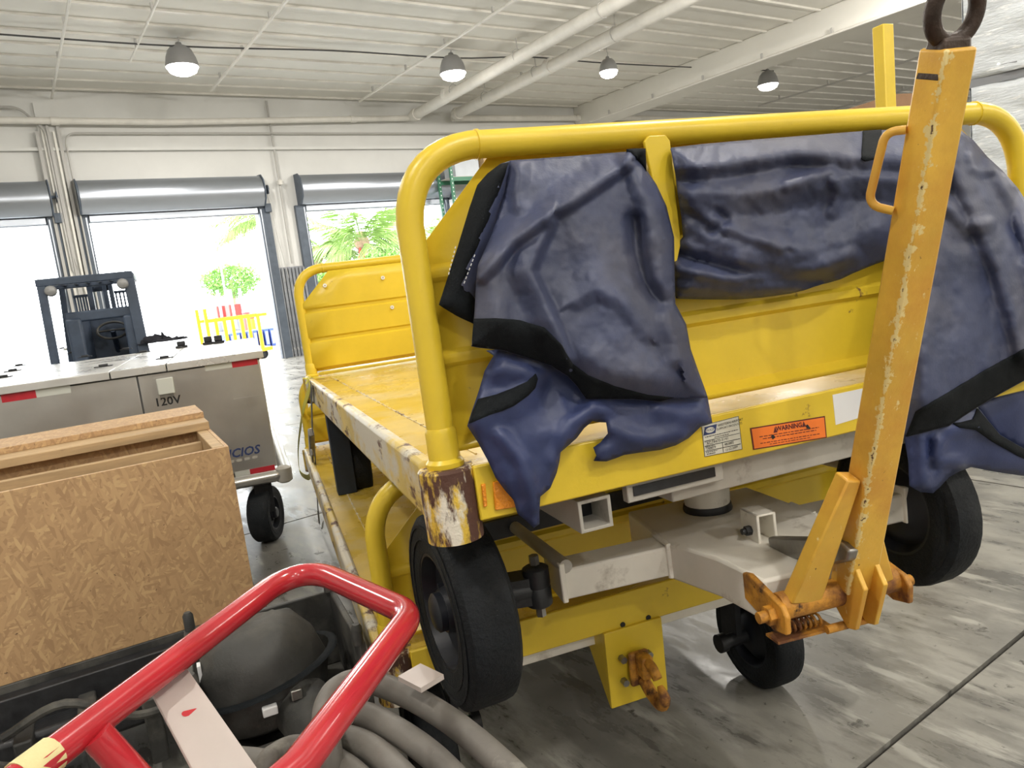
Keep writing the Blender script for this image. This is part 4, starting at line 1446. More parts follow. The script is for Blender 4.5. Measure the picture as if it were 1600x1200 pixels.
tape(2, 622, 56, 614, .062, m_redtape)
tape(56, 614, 110, 606, .062, m_whitetape)
tape(320, 573, 362, 567, .062, m_whitetape)
tape(362, 567, 402, 563, .062, m_redtape)
tape(368, 745, 391, 739, .06, m_whitetape)
tape(391, 739, 430, 733, .06, m_redtape)
tape(366, 629, 418, 622, .055, m_alu)
# bumper, corner, wheels
part('bumper', MB().tube(fillet([(-GL, -.06, GB - .055), (.05, -.06, GB - .055), (.05, GD, GB - .055)], .07, 5), .045, 10, flat=.95), m_alu, gpu)
part('bumper_cap', MB().lathe([(.03, -.06), (.055, -.045), (.055, .045), (.03, .06)], (.035, -.055, GB - .055), (0, 0, 1), 16), m_greymetal, gpu)
part('chassis', MB().box((-GL, .05, GB - .12), (-.02, GD, GB)), m_greymetal, gpu)
for x in (-.13, -GL + .4):
    for y, s in ((.10, -1), (GD - .12, 1)):
        wheel(gpu, (x, y, .20), (1.0 if x > -1 else 0, s * (.35 if x > -1 else 1), 0), .20, .15)
part('wheel_fork', MB().box((-.18, .02, .225), (-.06, .20, .44)), m_darksteel, gpu)
part('axle_bar', MB().box((-.17, .1, .2), (-.07, GD - .1, .25)), m_darksteel, gpu)

# things lying on the cart
pts = [GF.px(x, y, 2, GT) for x, y in ((225, 526), (232, 521), (240, 524), (246, 520), (254, 522), (262, 523), (272, 522), (284, 526), (284, 530), (260, 531), (238, 532), (232, 529))]
jc = np.mean(np.array([GF.px(x, y, 2, GT) for x, y in ((228, 535), (284, 533))]), 0)


def lump(u, t):
    a = t * 2 * math.pi
    r = .26 * math.sin(u * math.pi / 2) + 1e-3
    n = noise.fractal(Vector((math.cos(a) * 1.4, math.sin(a) * 1.4, u * 2)), .7, 2, 4)
    z = max(.003, (1 - u) * .05 * (1 + n) + .03 * max(0, n))
    return (jc[0] + r * 1.0 * math.cos(a) * (1 + .3 * n), jc[1] + r * .35 * math.sin(a) * (1 + .3 * n), GT + z)


single('jacket', MB().grid(lump, 10, 36), m_cloth, GF, (jc[0], jc[1], GT), 'dark crumpled jacket lying on the aluminium cart lid', 'jacket')
for x, y, h_, lab in ((298, 531, .10, 'small dark clamp block on the cart lid next to the jacket'), (327, 536, .12, 'small dark clamp block on the cart lid at the outer end'), (342, 536, .12, 'small dark clamp block at the very corner of the cart lid')):
    q = GF.px(x, y, 2, GT)
    q[1] = min(q[1], GD - .1)
    b_ = thing('clamp_block', lab, 'clamp', GF, (q[0], q[1], GT), 'clamp blocks on the cart lid')
    part('foot', MB().box((q[0] - .05, q[1] - .04, GT), (q[0] + .05, q[1] + .04, GT + .02)), m_darksteel, b_)
    part('body', MB().box((q[0] - .035, q[1] - .03, GT + .02), (q[0] + .035, q[1] + .03, GT + h_ * .6)), m_darksteel, b_, bevel=.008)
q = GF.px(122, 545, 2, GT)
lp_ = [(q[0] + .16 * math.cos(k / 20 * 6.283), q[1] + .2 * math.sin(k / 20 * 6.283), GT + .014) for k in range(20)]
single('cable_loop', MB().tube(lp_, .012, 8, closed=True), m_whitetape, GF, (q[0], q[1], GT), 'loop of pale cable lying on the cart lid before the forklift', 'cable')

# ------------------------------------------------------------------ open OSB crate
c0 = onz(357, 697, 1.156)
CF = Frame((c0[0], c0[1], 0), rot(28.7))           # x along the front (right = 0), y away
ZT = 1.156
ZB = CF.px(398, 950, 1, 0)[2]
KL, KD = 1.7, .62
crate = thing('osb_crate', 'open crate of oriented strand board framed with lumber', 'crate', CF, (-KL / 2, KD / 2, ZB))
TH = .014
part('front_board', MB().box((-KL, 0, ZB), (0, TH, ZT)), m_osb, crate, bevel=.0015)
part('back_board', MB().box((-KL, KD - TH, ZB), (0, KD, ZT)), m_osb, crate)
part('end_board', MB().box((-TH, TH, ZB), (0, KD - TH, ZT)), m_osb, crate)
part('end_board', MB().box((-KL, TH, ZB), (-KL + TH, KD - TH, ZT)), m_osb, crate)
part('bottom_board', MB().box((-KL + TH, TH, ZB), (-TH, KD - TH, ZB + TH)), m_osb, crate)
part('front_batten', MB().box((-KL + TH, TH, ZT - .09), (-TH, TH + .018, ZT - .002)), m_wood, crate, bevel=.002)
part('end_batten', MB().box((-TH - .045, TH + .018, ZT - .09), (-TH, KD - TH, ZT)), m_wood, crate, bevel=.003)
part('inner_batten', MB().box((-KL + TH, KD - TH - .2, ZT - .13), (-TH - .045, KD - TH - .16, ZT - .03)), m_wood, crate, bevel=.003)
part('corner_post', MB().box((-TH - .045, TH + .018, ZB + TH), (-TH - .002, TH + .07, ZT - .09)), m_wood, crate)
# plank and OSB slab laid across the back
yb = CF.px(300, 676, 2, ZT)[1]
pk = single('plank', MB().box((-KL - .1, yb, ZT), (CF.px(327, 664, 1, yb)[0], yb + .30, ZT + .038)), m_wood, CF, (-KL / 2, yb + .15, ZT), 'flat lumber plank lying across the open crate', 'plank', bevel=.003)
yb2 = CF.px(319, 652, 2, ZT + .038)[1]
single('osb_board', MB().box((-KL - .1, yb2, ZT + .038), (CF.px(319, 652, 1, yb2)[0], yb2 + .34, ZT + .066)), m_osb, CF, (-KL / 2, yb2 + .17, ZT + .038), 'cut OSB board lying on the plank over the crate', 'board', bevel=.002)

# ------------------------------------------------------------------ black power unit that carries the crate
EF = Frame((c0[0], c0[1], 0), rot(28.7))
eng = thing('engine_trolley', 'dusty black engine trolley under the OSB crate', 'engine', EF, (-.6, .1, 0))
part('bed_frame', MB().box((-KL - .1, .0, ZB - .14), (.04, KD + .1, ZB)), m_blackplastic, eng, bevel=.006)
part('front_beam', MB().box((-KL - .1, -.06, ZB - .22), (-.02, 0, ZB - .03)), m_darksteel, eng, bevel=.006)
for k in range(7):
    x = -.25 - .2 * k
    part('engine_rib', MB().box((x - .03, -.22, ZB - .42 + .03 * (k % 3)), (x + .03, -.02, ZB - .10 - .03 * (k % 2))), m_blackplastic, eng, bevel=.008)
part('engine_block', MB().box((-KL, -.16, .20), (-.05, KD, ZB - .14)), m_darksteel, eng, bevel=.02)
for a, b, h_ in ((-1.3, -.6, .05), (-.9, -.3, .1), (-1.5, -1.0, .0)):
    pth = spline([(a, -.20, ZB - .2 + h_), ((a * 2 + b) / 3, -.27, ZB - .12 + h_), ((a + 2 * b) / 3, -.25, ZB - .26 + h_), (b, -.20, ZB - .18)], 6)
    part('engine_hose', MB().tube(pth, .016, 8), m_blackplastic, eng)
for x in (-KL + .1, -.15):
    for y in (-.02, KD):
        wheel(eng, (x, y, .11), (0, -1 if y < .1 else 1, 0), .11, .07)
part('wheel_axle', MB().box((-KL + .08, .0, .09), (-KL + .12, KD, .2)), m_darksteel, eng)
part('wheel_axle', MB().box((-.17, .0, .09), (-.13, KD, .2)), m_darksteel, eng)

# tank / air box with a strap, standing in a black tray, seen through the red handle
TF = Frame((0, 0, 0), np.eye(3))
tz = .78
tc = onz(425, 1040, tz)
tray_c = onz(470, 1030, .62)
TRF = Frame((tray_c[0], tray_c[1], 0), rot(24))
tray = thing('battery_tray', 'open black plastic tray with upright corner pegs', 'tray', TRF, (0, 0, 0))
tx0, tx1, td, thh = -.315, .165, .24, .72
part('tray_floor', MB().box((tx0, -td, .0), (tx1, td, .46)), m_blackplastic, tray, bevel=.01)
part('tray_wall', MB().box((tx0, -td, .46), (tx1, -td + .02, .52)), m_blackplastic, tray, bevel=.004)
for a, b in (((tx0, td - .02), (tx1, td)), ((tx0, -td + .02), (tx0 + .02, td - .02)), ((tx1 - .02, -td + .02), (tx1, td - .02))):
    part('tray_wall', MB().box((a[0], a[1], .46), (b[0], b[1], thh)), m_blackplastic, tray, bevel=.004)
for x in (tx0 + .02, tx1 - .02):
    for y in (-td + .02, td - .02):
        part('corner_peg', MB().lathe([(.016, 0), (.016, .05), (.010, .06)], (x, y, thh), (0, 0, 1), 12), m_blackplastic, tray)
airb = thing('air_cleaner', 'dusty black bulbous air cleaner held by a strap with metal buckle', 'air cleaner', TRF, (-.05, -.05, .46))
prof = [(.02, .0), (.12, .0), (.165, .03), (.19, .11), (.18, .20), (.14, .26), (.08, .295), (.01, .305)]
def bump_lathe(prof, o, ax, seg, amp, sc):
    m = MB().lathe(prof, o, ax, seg)
    m.v = [tuple(np.array(p) + (np.array(p) - np.array(o)) * amp * noise.fractal(Vector([c * sc for c in p]), .6, 2, 3)) for p in m.v]
    return m
part('housing', bump_lathe(prof, (-.10, -.02, .49), (-.12, .1, 1), 44, .10, 5), m_tank, airb, angle=85)
part('intake', bump_lathe([(.02, 0), (.075, 0), (.085, .03), (.08, .14), (.07, .20), (.078, .25), (.06, .26)], (-.04, -.12, .56), (.22, -.85, -.15), 24, .06, 12), m_tank, airb)
part('strap', MB().tube([(-.10 + .20 * math.cos(t) , -.02 + .20 * math.sin(t), .63 + .05 * math.cos(t + .6)) for t in [k / 30 * 6.283 for k in range(30)]], .013, 6, closed=True, flat=.35), m_band, airb)
part('buckle', MB().box((-.06, -.235, .62), (-.03, -.215, .65)), m_steel, airb, bevel=.003)
part('buckle', MB().box((-.14, -.235, .60), (-.10, -.213, .625)), m_sticker, airb, bevel=.003)
part('hose_clamp', MB().lathe([(.074, 0), (.083, .003), (.083, .016), (.074, .019)], np.array((-.04, -.12, .56)) + unit((.22, -.85, -.15)) * .19, (.22, -.85, -.15), 24), m_steel, airb)
part('label', MB().box((-.285, -.06, .66), (-.275, -.03, .72)), m_sticker, airb)

# ------------------------------------------------------------------ red hose trolley: tubular handle with slotted plate
RZ = 1.12
hd = [onz(x, y, RZ) for x, y in ((-120, 1330), (60, 1196), (428, 898), (512, 866), (628, 936), (662, 986), (608, 1078), (465, 1200), (320, 1330))]
rp = [hd[0]] + fillet([hd[1], (hd[2] + hd[3]) / 2, hd[4] * .5 + hd[5] * .5, hd[7]], [.075, .075], 8) + [hd[8]]
tro = thing('hose_trolley', 'red tubular trolley handle with a pale slotted plate', 'trolley', WORLD, (hd[7][0] - .2, hd[7][1], 0))
hr = part('handle_tube', MB().tube(rp, .0245, 18), m_red, tro)
ta = onz(28, 1219, RZ)
tb = onz(82, 1178, RZ)
part('tape_wrap', MB().tube([ta, tb], .0262, 16), m_tape, hr)
# slotted plate hanging from the left leg
pl = [onz(232, 1072, RZ - .02), onz(284, 1032, RZ - .02)]
d2 = [onz(300, 1200, RZ - .10), onz(402, 1200, RZ - .10)]
ext = [pl[0], pl[1], d2[1] + (d2[1] - pl[1]) * .9, d2[0] + (d2[0] - pl[0]) * .9]
nrm = unit(np.cross(ext[1] - ext[0], ext[3] - ext[0]))
pt = part('slotted_plate', MB().prism(ext, nrm * .006), m_plate, tro, bevel=.001)
for fx, fy in ((.50, .24), (.50, .40)):
    c = (ext[0] * (1 - fx) + ext[1] * fx) * (1 - fy) + (ext[3] * (1 - fx) + ext[2] * fx) * fy
    d_ = unit((ext[1] - ext[0]) + .25 * (ext[0] - ext[3]) * 0)
    side = unit(np.cross(nrm, d_))
    sgn = 1 if np.dot(nrm, CO - c) > 0 else -1
    e = c + nrm * (.006 if sgn > 0 else 0) + nrm * sgn * .002
    loop = [e + (d_ * .8 + side * .5) * (.007 * math.cos(k / 14 * 6.283) + (.009 if math.cos(k / 14 * 6.283) > 0 else -.009)) + (side * .8 - d_ * .5) * .0065 * math.sin(k / 14 * 6.283) for k in range(14)]
    part('slot', MB().add(loop, [tuple(range(14))]), m_red, pt, smooth=False)
# branch tube and legs to the floor
b0, b1 = onz(150, 1148, RZ - .005), onz(235, 1240, RZ - .12)
part('branch_tube', MB().tube([b0, b0 + (b1 - b0) * 2.2], .023, 14), m_red, tro)
e0 = onz(667, 1050, RZ - .12)
part('plate_end', MB().beam(onz(640, 1050, .98), onz(676, 1068, .98), (0, 0, 1), .01, .055), m_plate, tro)
for p in (hd[0], hd[8]):
    part('leg_tube', MB().tube(fillet([p, p + np.array((-.05, -.15, -.02)), np.array((p[0] - .05, p[1] - .25, .15))], .08), .0195, 12), m_red, tro)
part('trolley_base', MB().box((hd[7][0] - .55, hd[7][1] - .75, .06), (hd[7][0] + .35, hd[7][1] + .35, .16)), m_red, tro, bevel=.01)
for x in (-.5, .3):
    for y in (-.7, .3):
        wheel(tro, (hd[7][0] + x, hd[7][1] + y, .06), (1 if x > 0 else -1, 0, 0), .06, .04)

# ------------------------------------------------------------------ coiled grey hose
hose = thing('hose_coil', 'thick grey rubber hose coiled under the red handle', 'hose', WORLD, (hd[7][0] - .1, hd[7][1] + .05, .16))
strands = [([(512, 1160), (507, 1115), (520, 1082), (548, 1065), (582, 1066), (641, 1089), (706, 1128), (771, 1182), (830, 1245)], .92, .024),
           ([(500, 1170), (525, 1118), (568, 1116), (612, 1137), (660, 1169), (700, 1205), (740, 1255)], .905, .024),
           ([(478, 1190), (500, 1158), (530, 1152), (572, 1164), (608, 1192), (650, 1240)], .89, .024),
           ([(452, 1215), (470, 1186), (500, 1180), (532, 1194), (570, 1228)], .875, .024),
           ([(415, 1200), (432, 1178), (462, 1166), (490, 1180), (505, 1215)], .84, .022),
           ([(335, 1190), (380, 1186), (430, 1196), (470, 1225)], .80, .024)]
for pxs, z, r in strands:
    pth = [onz(x, y, z - .0001 * k * k) for k, (x, y) in enumerate(pxs)]
    de_ = unit((pth[-1] - pth[-2]) * np.array((1, 1, 0)))
    ds_ = unit((pth[0] - pth[1]) * np.array((1, 1, 0)))
    pth += [pth[-1] + de_ * .09 + np.array((0, 0, -.05)), pth[-1] + de_ * .15 + np.array((0, 0, -.22)), pth[-1] + de_ * .10 + np.array((0, 0, -.50)), pth[-1] + de_ * .02 + np.array((0, 0, -.62))]
    pth = [pth[0] + np.array((0, 0, -.55)), pth[0] + ds_ * .05 + np.array((0, 0, -.25)), pth[0] + ds_ * .03 + np.array((0, 0, -.08))] + pth
    part('hose_turn', MB().tube(spline(pth, 7), r, 16), m_hose, hose)
part('hose_drum', MB().lathe([(.10, .16), (.12, .17), (.12, .68), (.16, .70), (.16, .74), (.1, .75)], (hd[7][0] - .02, hd[7][1] + .02, 0), (0, 0, 1), 20), m_blackplastic, hose)
# ------------------------------------------------------------------ forklift behind the service cart
f0 = atdepth(132, 430, 8.4)
FKF = Frame((f0[0], f0[1], 0), rot(24))
FTOP = f0[2]
K = 8.4 / 1150 / 8


def fz(zx, zy):
    """crop position to local x and height on the forklift"""
    return ((zx - 735) * K, FTOP - (zy - 75 - (735 - zx) * .085) * K)


fk = thing('forklift', 'dark forklift parked in front of the open roll-up doors', 'forklift', FKF, (0, .6, 0))
hw = (1255 - 185) / 2 * K
for s in (-1, 1):
    part('guard_post', MB().beam((s * (hw - .03), -.05, 1.05), (s * (hw - .05), .0, FTOP - .02), (1, 0, 0), .085 if s < 0 else .12, .09), m_forklift, fk, bevel=.01)
    part('rear_post', MB().beam((s * (hw - .02), 1.35, .9), (s * (hw - .12), 1.15, FTOP - .02), (1, 0, 0), .07, .07), m_forklift, fk, bevel=.01)
part('guard_roof', MB().box((-hw, -.05, FTOP - .085), (hw, .02, FTOP)).box((-hw, 1.12, FTOP - .085), (hw, 1.2, FTOP)).box((-hw, 0, FTOP - .085), (-hw + .07, 1.15, FTOP)).box((hw - .07, 0, FTOP - .085), (hw, 1.15, FTOP)), m_forklift, fk, bevel=.01)
for k in range(6):
    x = -hw + .16 + k * (2 * hw - .32) / 5
    part('roof_bar', MB().box((x - .02, 0, FTOP - .05), (x + .02, 1.15, FTOP - .02)), m_forklift, fk)
for zx, zy in ((350, 265), (1140, 195)):
    x, z = fz(zx, zy)
    part('work_lamp', MB().lathe([(.02, 0), (.05, .01), (.062, .04), (.062, .07), (.03, .08)], (x, -.12, z), (0, 1, 0), 16), m_lamp, fk)
# mast
for zx, w in ((640, .06), (830, .05), (905, .05)):
    x, _ = fz(zx, 0)
    part('mast_channel', MB().box((x - w / 2, 1.3, .15), (x + w / 2, 1.42, FTOP + .02)), m_forklift, fk, bevel=.006)
for z in (.5, 1.2, FTOP - .1):
    part('mast_tie', MB().box((fz(610, 0)[0], 1.42, z - .05), (fz(930, 0)[0], 1.47, z + .05)), m_forklift, fk)
# load backrest with bars, both sides of the mast
for a, b, n, y0, y1 in ((420, 630, 7, 300, 560), (950, 1200, 6, 250, 540)):
    x0, z1 = fz(a, y0)
    x1, z0 = fz(b, y1)
    fr = part('backrest_frame', MB().box((x0 - .02, 1.5, z1 - .02), (x1 + .02, 1.53, z1 + .015)).box((x0 - .02, 1.5, z0 - .02), (x1 + .02, 1.53, z0 + .02)), m_forklift, fk)
    for k in range(n):
        x = x0 + (x1 - x0) * k / (n - 1)
        part('backrest_bar', MB().box((x - .011, 1.5, z0), (x + .011, 1.52, z1)), m_forklift, fr)
# body: cowl, dash, seat, counterweight
x0, z1 = fz(430, 560)
x1, _ = fz(1240, 500)
part('dash_cowl', MB().box((x0, .9, .45), (x1, 1.25, z1)), m_forklift, fk, bevel=.04)
part('side_cowl', MB().box((x0, -.05, .45), (x0 + .16, .9, z1 - .05)), m_forklift, fk, bevel=.03)
part('side_cowl', MB().box((x1 - .16, -.05, .45), (x1, .9, z1 - .08)), m_forklift, fk, bevel=.03)
part('cross_bar', MB().box((x0, .0, z1 - .10), (x1, .08, z1 + .02)), m_forklift, fk, bevel=.02)
part('floor_pan', MB().box((-.5, -.3, .35), (.5, 1.4, .48)), m_forklift, fk, bevel=.02)
part('counterweight', MB().box((-.52, -.75, .30), (.52, -.15, .95)), m_forklift, fk, bevel=.08)
part('seat_base', MB().box((-.24, -.1, .85), (.24, .35, .98)), m_blackplastic, fk, bevel=.05)
part('seat_back', MB().box((-.22, -.14, .95), (.22, -.02, 1.15)), m_blackplastic, fk, bevel=.05)
xs_, zs_ = fz(880, 790)
sw = [(xs_ + .17 * math.cos(k / 24 * 6.283), .62 + .10 * math.sin(k / 24 * 6.283), zs_ + .10 * math.sin(k / 24 * 6.283)) for k in range(24)]
swp = part('steering_wheel', MB().tube(sw, .015, 8, closed=True), m_blackplastic, fk)
part('steering_column', MB().cyl((xs_, .62, zs_), (xs_, .95, zs_ - .3), .03, 10), m_forklift, swp)
part('wheel_spoke', MB().cyl((xs_ - .165, .62, zs_), (xs_ + .165, .62, zs_), .012, 8), m_blackplastic, swp)
for s in (-1, 1):
    wheel(fk, (s * .47, 1.15, .30), (s, 0, 0), .30, .2)
    wheel(fk, (s * .45, -.35, .23), (s, 0, 0), .23, .16)
for s in (-1, 1):
    part('fork', MB().box((s * .28 - .05, 1.54, .06), (s * .28 + .05, 2.5, .10)).box((s * .28 - .05, 1.53, .06), (s * .28 + .05, 1.58, .6)), m_darksteel, fk)

# ------------------------------------------------------------------ wrapped pallet loads, post and cartons beyond the cart
w0 = atdepth(1514, 200, 5.6)
WF = Frame((w0[0], w0[1], 0), rot(-44))


def wrapped(z0, z1, dx, label):
    t = thing('wrapped_pallet_load', label, 'pallet load', WF, (.7 + dx, .6, z0), 'film-wrapped pallet loads in one stack')
    for y in (0.0, .53, 1.06):
        part('pallet_runner', MB().box((dx, y, z0), (dx + 1.4, y + .1, z0 + .10)), m_outgrey, t)
    for k in range(7):
        part('pallet_board', MB().box((dx + .2 * k, 0, z0 + .10), (dx + .2 * k + .14, 1.16, z0 + .12)), m_outgrey, t)
    part('carton_block', MB().box((dx + .03, .03, z0 + .12), (dx + 1.37, 1.13, z1 - .015)), m_wrapbox, t)
    m = MB()
    n = 26

    def side(p0, p1):
        p0, p1 = np.array(p0), np.array(p1)
        d = p1 - p0
        nn = np.array([d[1], -d[0]]) / np.linalg.norm(d)

        def fn(a, b):
            q = p0 + d * a
            z = z0 + .06 + (z1 - z0 - .06) * b
            w_ = .018 * noise.fractal(Vector((q[0] * 3, q[1] * 3 + z * 9, z * 2.5)), .5, 2, 4) + .010 * math.sin(z * 34 + 6 * noise.noise(Vector((q[0], q[1], 0))))
            e = min(a, 1 - a) * 4
            w_ *= min(1, e)
            return (q[0] + nn[0] * (.012 + w_), q[1] + nn[1] * (.012 + w_), z)
        m.grid(fn, n, n)
    c = [(dx + .01, .01), (dx + 1.39, .01), (dx + 1.39, 1.15), (dx + .01, 1.15)]
    for i in range(4):
        side(c[i], c[(i + 1) % 4])
    m.grid(lambda a, b: (dx + .01 + 1.38 * a, .01 + 1.14 * b, z1 + .004 * noise.noise(Vector((a * 6, b * 6, z1)))), 12, 12)
    part('stretch_film', m, m_film, t, solid=.001)


wrapped(0, 1.34, 0, 'film-wrapped pallet load at the foot of the stack beyond the cart')
wrapped(1.34, 2.68, .01, 'film-wrapped pallet load in the middle of the stack')
wrapped(2.68, 4.0, -.03, 'shiny film-wrapped pallet load on top of the stack')
yp = atdepth(1384, 165, 4.3)
YF = Frame((yp[0], yp[1], 0), rot(20))
ztop = atdepth(1381, 45, 4.3)[2]
post = thing('guard_post', 'tall yellow steel post standing behind the raised cart', 'post', YF, (0, 0, 0))
part('post_tube', MB().box((-.04, -.04, .012), (.04, .04, ztop)), m_yellow, post, bevel=.006)
part('base_plate', MB().box((-.11, -.11, 0), (.11, .11, .012)), m_yellow, post)
cb0 = atdepth(1404, 162, 8.5)
CBF = Frame((cb0[0], cb0[1], 0), rot(20))
zz = atdepth(1408, 146, 8.5)[2]
labs = ('brown carton at the bottom of a tall stack behind the post', 'brown carton second in the tall stack behind the post', 'brown carton third in the tall stack behind the post', 'brown carton on top of the tall stack behind the post')
for k in range(4):
    z0_, z1_ = zz * k / 4, zz * (k + 1) / 4
    c_ = thing('carton', labs[k], 'carton', CBF, (.3, .3, z0_), 'cartons stacked behind the post')
    part('box', MB().box((-.05, 0, z0_), (.75, .7, z1_ - .002)), m_carton, c_, bevel=.006)
    part('tape', MB().box((.32, -.002, z0_), (.38, .0, z1_ - .002)), m_tape, c_)

# green storage rack against the wall past door three
ra0 = BLD.px(703, 300, 1, -1.2)[0]
ra1 = BLD.px(738, 290, 1, -1.2)[0]
rk = thing('storage_rack', 'green perforated pallet rack beside the third roll-up door', 'rack', BLD, ((ra0 + ra1) / 2, -.9, 0))
for s in (ra0, ra0 + 2.6):
    for t in (-1.4, -.6):
        u_ = part('upright', MB().box((s - .045, t - .04, 0), (s + .045, t + .04, 5.6)), m_rackgreen, rk)
        for k in range(18):
            part('punched_slot', MB().box((s - .012, t - .0405, 3.2 + .13 * k), (s + .012, t - .0395, 3.24 + .13 * k)), m_sticker, u_)
for z in (1.6, 3.2, 4.72):
    for t in (-1.4, -.6):
        part('rack_beam', MB().box((ra0, t - .03, z), (ra0 + 2.6, t + .03, z + .12)), m_rackgreen, rk)
    part('rack_shelf', MB().box((ra0 + .05, -1.4, z + .12), (ra0 + 2.55, -.6, z + .14)), m_greymetal, rk)
for a, b, z, h_, m_, lab in ((.25, .95, 3.34, .9, m_sticker, 'white carton on the green rack shelf next to the upright'), (1.1, 1.9, 3.34, .8, m_wrapbox, 'grey carton on the green rack shelf'),
                             (.2, 1.1, 4.86, .7, m_wrapbox, 'grey wrapped bundle on the top shelf of the green rack'), (1.3, 2.2, 4.86, .6, m_wood, 'tan box on the top shelf of the green rack')):
    single('rack_carton', MB().box((ra0 + a, -1.35, z), (ra0 + b, -.65, z + h_)), m_, BLD, (ra0 + (a + b) / 2, -1.0, z), lab, 'carton', 'cartons on the green rack', bevel=.01)
# ------------------------------------------------------------------ outside
GZ = -.15
structure('ground', MB().box((-80, .3, -.45), (140, 160, GZ)), m_apron, base=(0, 40, -.45), smooth=False)


def frond_mb(L, droop, seed):
    rnd = random.Random(seed)
    m = MB()
    pts = []
    for k in range(9):
        t = k / 8
        pts.append(np.array((L * t, 0, L * (.42 * t - droop * t * t))))
    m.tube(pts, [.035 * (1 - .8 * k / 8) for k in range(9)], 5)
    for k in range(1, 41):
        t = .12 + .86 * k / 40
        i = min(7, int(t * 8))
        p = pts[i] + (pts[i + 1] - pts[i]) * (t * 8 - i)
        ln = L * .30 * math.sin(math.pi * min(.97, t + .12)) + .08
        for s in (-1, 1):
            e = p + np.array((ln * .55, s * ln * .75, -ln * (.45 + rnd.random() * .35)))
            w_ = np.array((.016 + .010 * rnd.random(), 0, 0))
            mid = (p + e) / 2 + np.array((0, 0, .04))
            m.add([p - w_, p + w_, mid + w_ * 1.3, e, mid - w_ * 1.3], [(0, 1, 2, 4), (4, 2, 3)])
    return m


FRM = [frond_mb(3.2, .55 + .12 * k, k).mesh('frond') for k in range(3)]
for f in FRM:
    f.materials.append(m_leaf)


def palm(s, t, h, sc, label, seed, n=18):
    rnd = random.Random(seed)
    p = thing('palm_tree', label, 'palm', BLD, (s, t, GZ), 'palms outside the doors')
    path = [(s + .25 * sc * math.sin(k / 6 * 1.5), t, GZ + h * k / 6) for k in range(7)]
    part('trunk', MB().tube(path, [.24 * sc * (1.25 - .4 * k / 6) for k in range(7)], 10), m_trunk, p)
    for k in range(n):
        o = bpy.data.objects.new('frond', FRM[k % 3])
        COL.objects.link(o)
        o.parent = p
        o.location = (path[-1][0] - s, 0, h)
        o.rotation_euler = (rnd.uniform(-.15, .15), rnd.uniform(-.75, .35), k * 2.399)
        o.scale = (sc, sc, sc)
    bs = MB()
    bs.lathe([(.05, -.25), (.30 * sc, -.1), (.34 * sc, .2), (.15 * sc, .7)], (path[-1][0], t, GZ + h), (0, 0, 1), 12)
    part('crown_shaft', bs, m_trunk, p)


def leafball(s, t, z, rx, rz, label, seed, m=None, n=3500):
    rnd = random.Random(seed)
    b = MB()
    for k in range(n):
        a, c = rnd.uniform(0, 6.283), rnd.uniform(-1, 1)
        r = rnd.uniform(.35, 1) ** .5 * (1 + .30 * noise.noise(Vector((math.cos(a) * 2 + seed, math.sin(a) * 2, c * 2))))
        q = np.array((s + rx * r * math.sqrt(1 - c * c) * math.cos(a), t + rx * r * math.sqrt(1 - c * c) * math.sin(a), z + rz * r * c))
        u_ = unit(np.array([rnd.uniform(-1, 1) for _ in range(3)]))
        v_ = unit(np.cross(u_, np.array([rnd.uniform(-1, 1) for _ in range(3)])))
        l_ = .075 * rx * rnd.uniform(.6, 1.3)
        b.add([q - u_ * l_, q + v_ * l_ * .35, q + u_ * l_, q - v_ * l_ * .35], [(0, 1, 2, 3)])
    th = thing('shrub', label, 'shrub', BLD, (s, t, GZ))
    part('foliage', b, m or m_leaf2, th)
    part('stem', MB().cyl((s, t, GZ), (s, t, z), .08 * rx, 8), m_trunk, th)


q = BLD.px(556, 372, 1, 13.0)
palm(q[0], 13.0, q[2] - GZ - .4, 1.15, 'palm tree with orange flower stalks outside door three', 3, 22)
part('flower_stalk', MB().tube(spline([(q[0], 12.7, q[2] - .5), (q[0] - .2, 12.5, q[2] - 1.0), (q[0] - .35, 12.4, q[2] - 1.5)], 4), .03, 6), m_outred, bpy.data.objects['palm_tree'])
part('flower_stalk', MB().tube(spline([(q[0], 12.7, q[2] - .5), (q[0] + .15, 12.5, q[2] - 1.1), (q[0] + .3, 12.4, q[2] - 1.6)], 4), .03, 6), m_outred, bpy.data.objects['palm_tree'])
q = BLD.px(650, 385, 1, 15.0)
palm(q[0], 15.0, q[2] - GZ + .3, 1.15, 'palm tree showing behind the raised cart hoop', 5, 20)
q = BLD.px(488, 400, 1, 16.0)
palm(q[0], 16.0, q[2] - GZ - .2, .95, 'low palm beside the corrugated cladding outside door three', 8, 18)
q = BLD.px(412, 365, 1, 22.0)
palm(q[0], 22.0, q[2] - GZ + .8, 1.2, 'palm tree half hidden by the right jamb of door two', 9, 18)
q = BLD.px(360, 438, 1, 45.0)
leafball(q[0], 45.0, q[2], 2.4, 1.4, 'bright green round bush far outside door two', 1)
q = BLD.px(600, 412, 1, 10.0)
leafball(q[0], 10.0, q[2] - .5, 1.6, 1.2, 'low bush under the palms outside door three', 2)
q = BLD.px(510, 425, 1, 11.0)
leafball(q[0], 11.0, q[2] - .7, 1.3, 1.1, 'leafy bush at the left foot of the palms', 4)

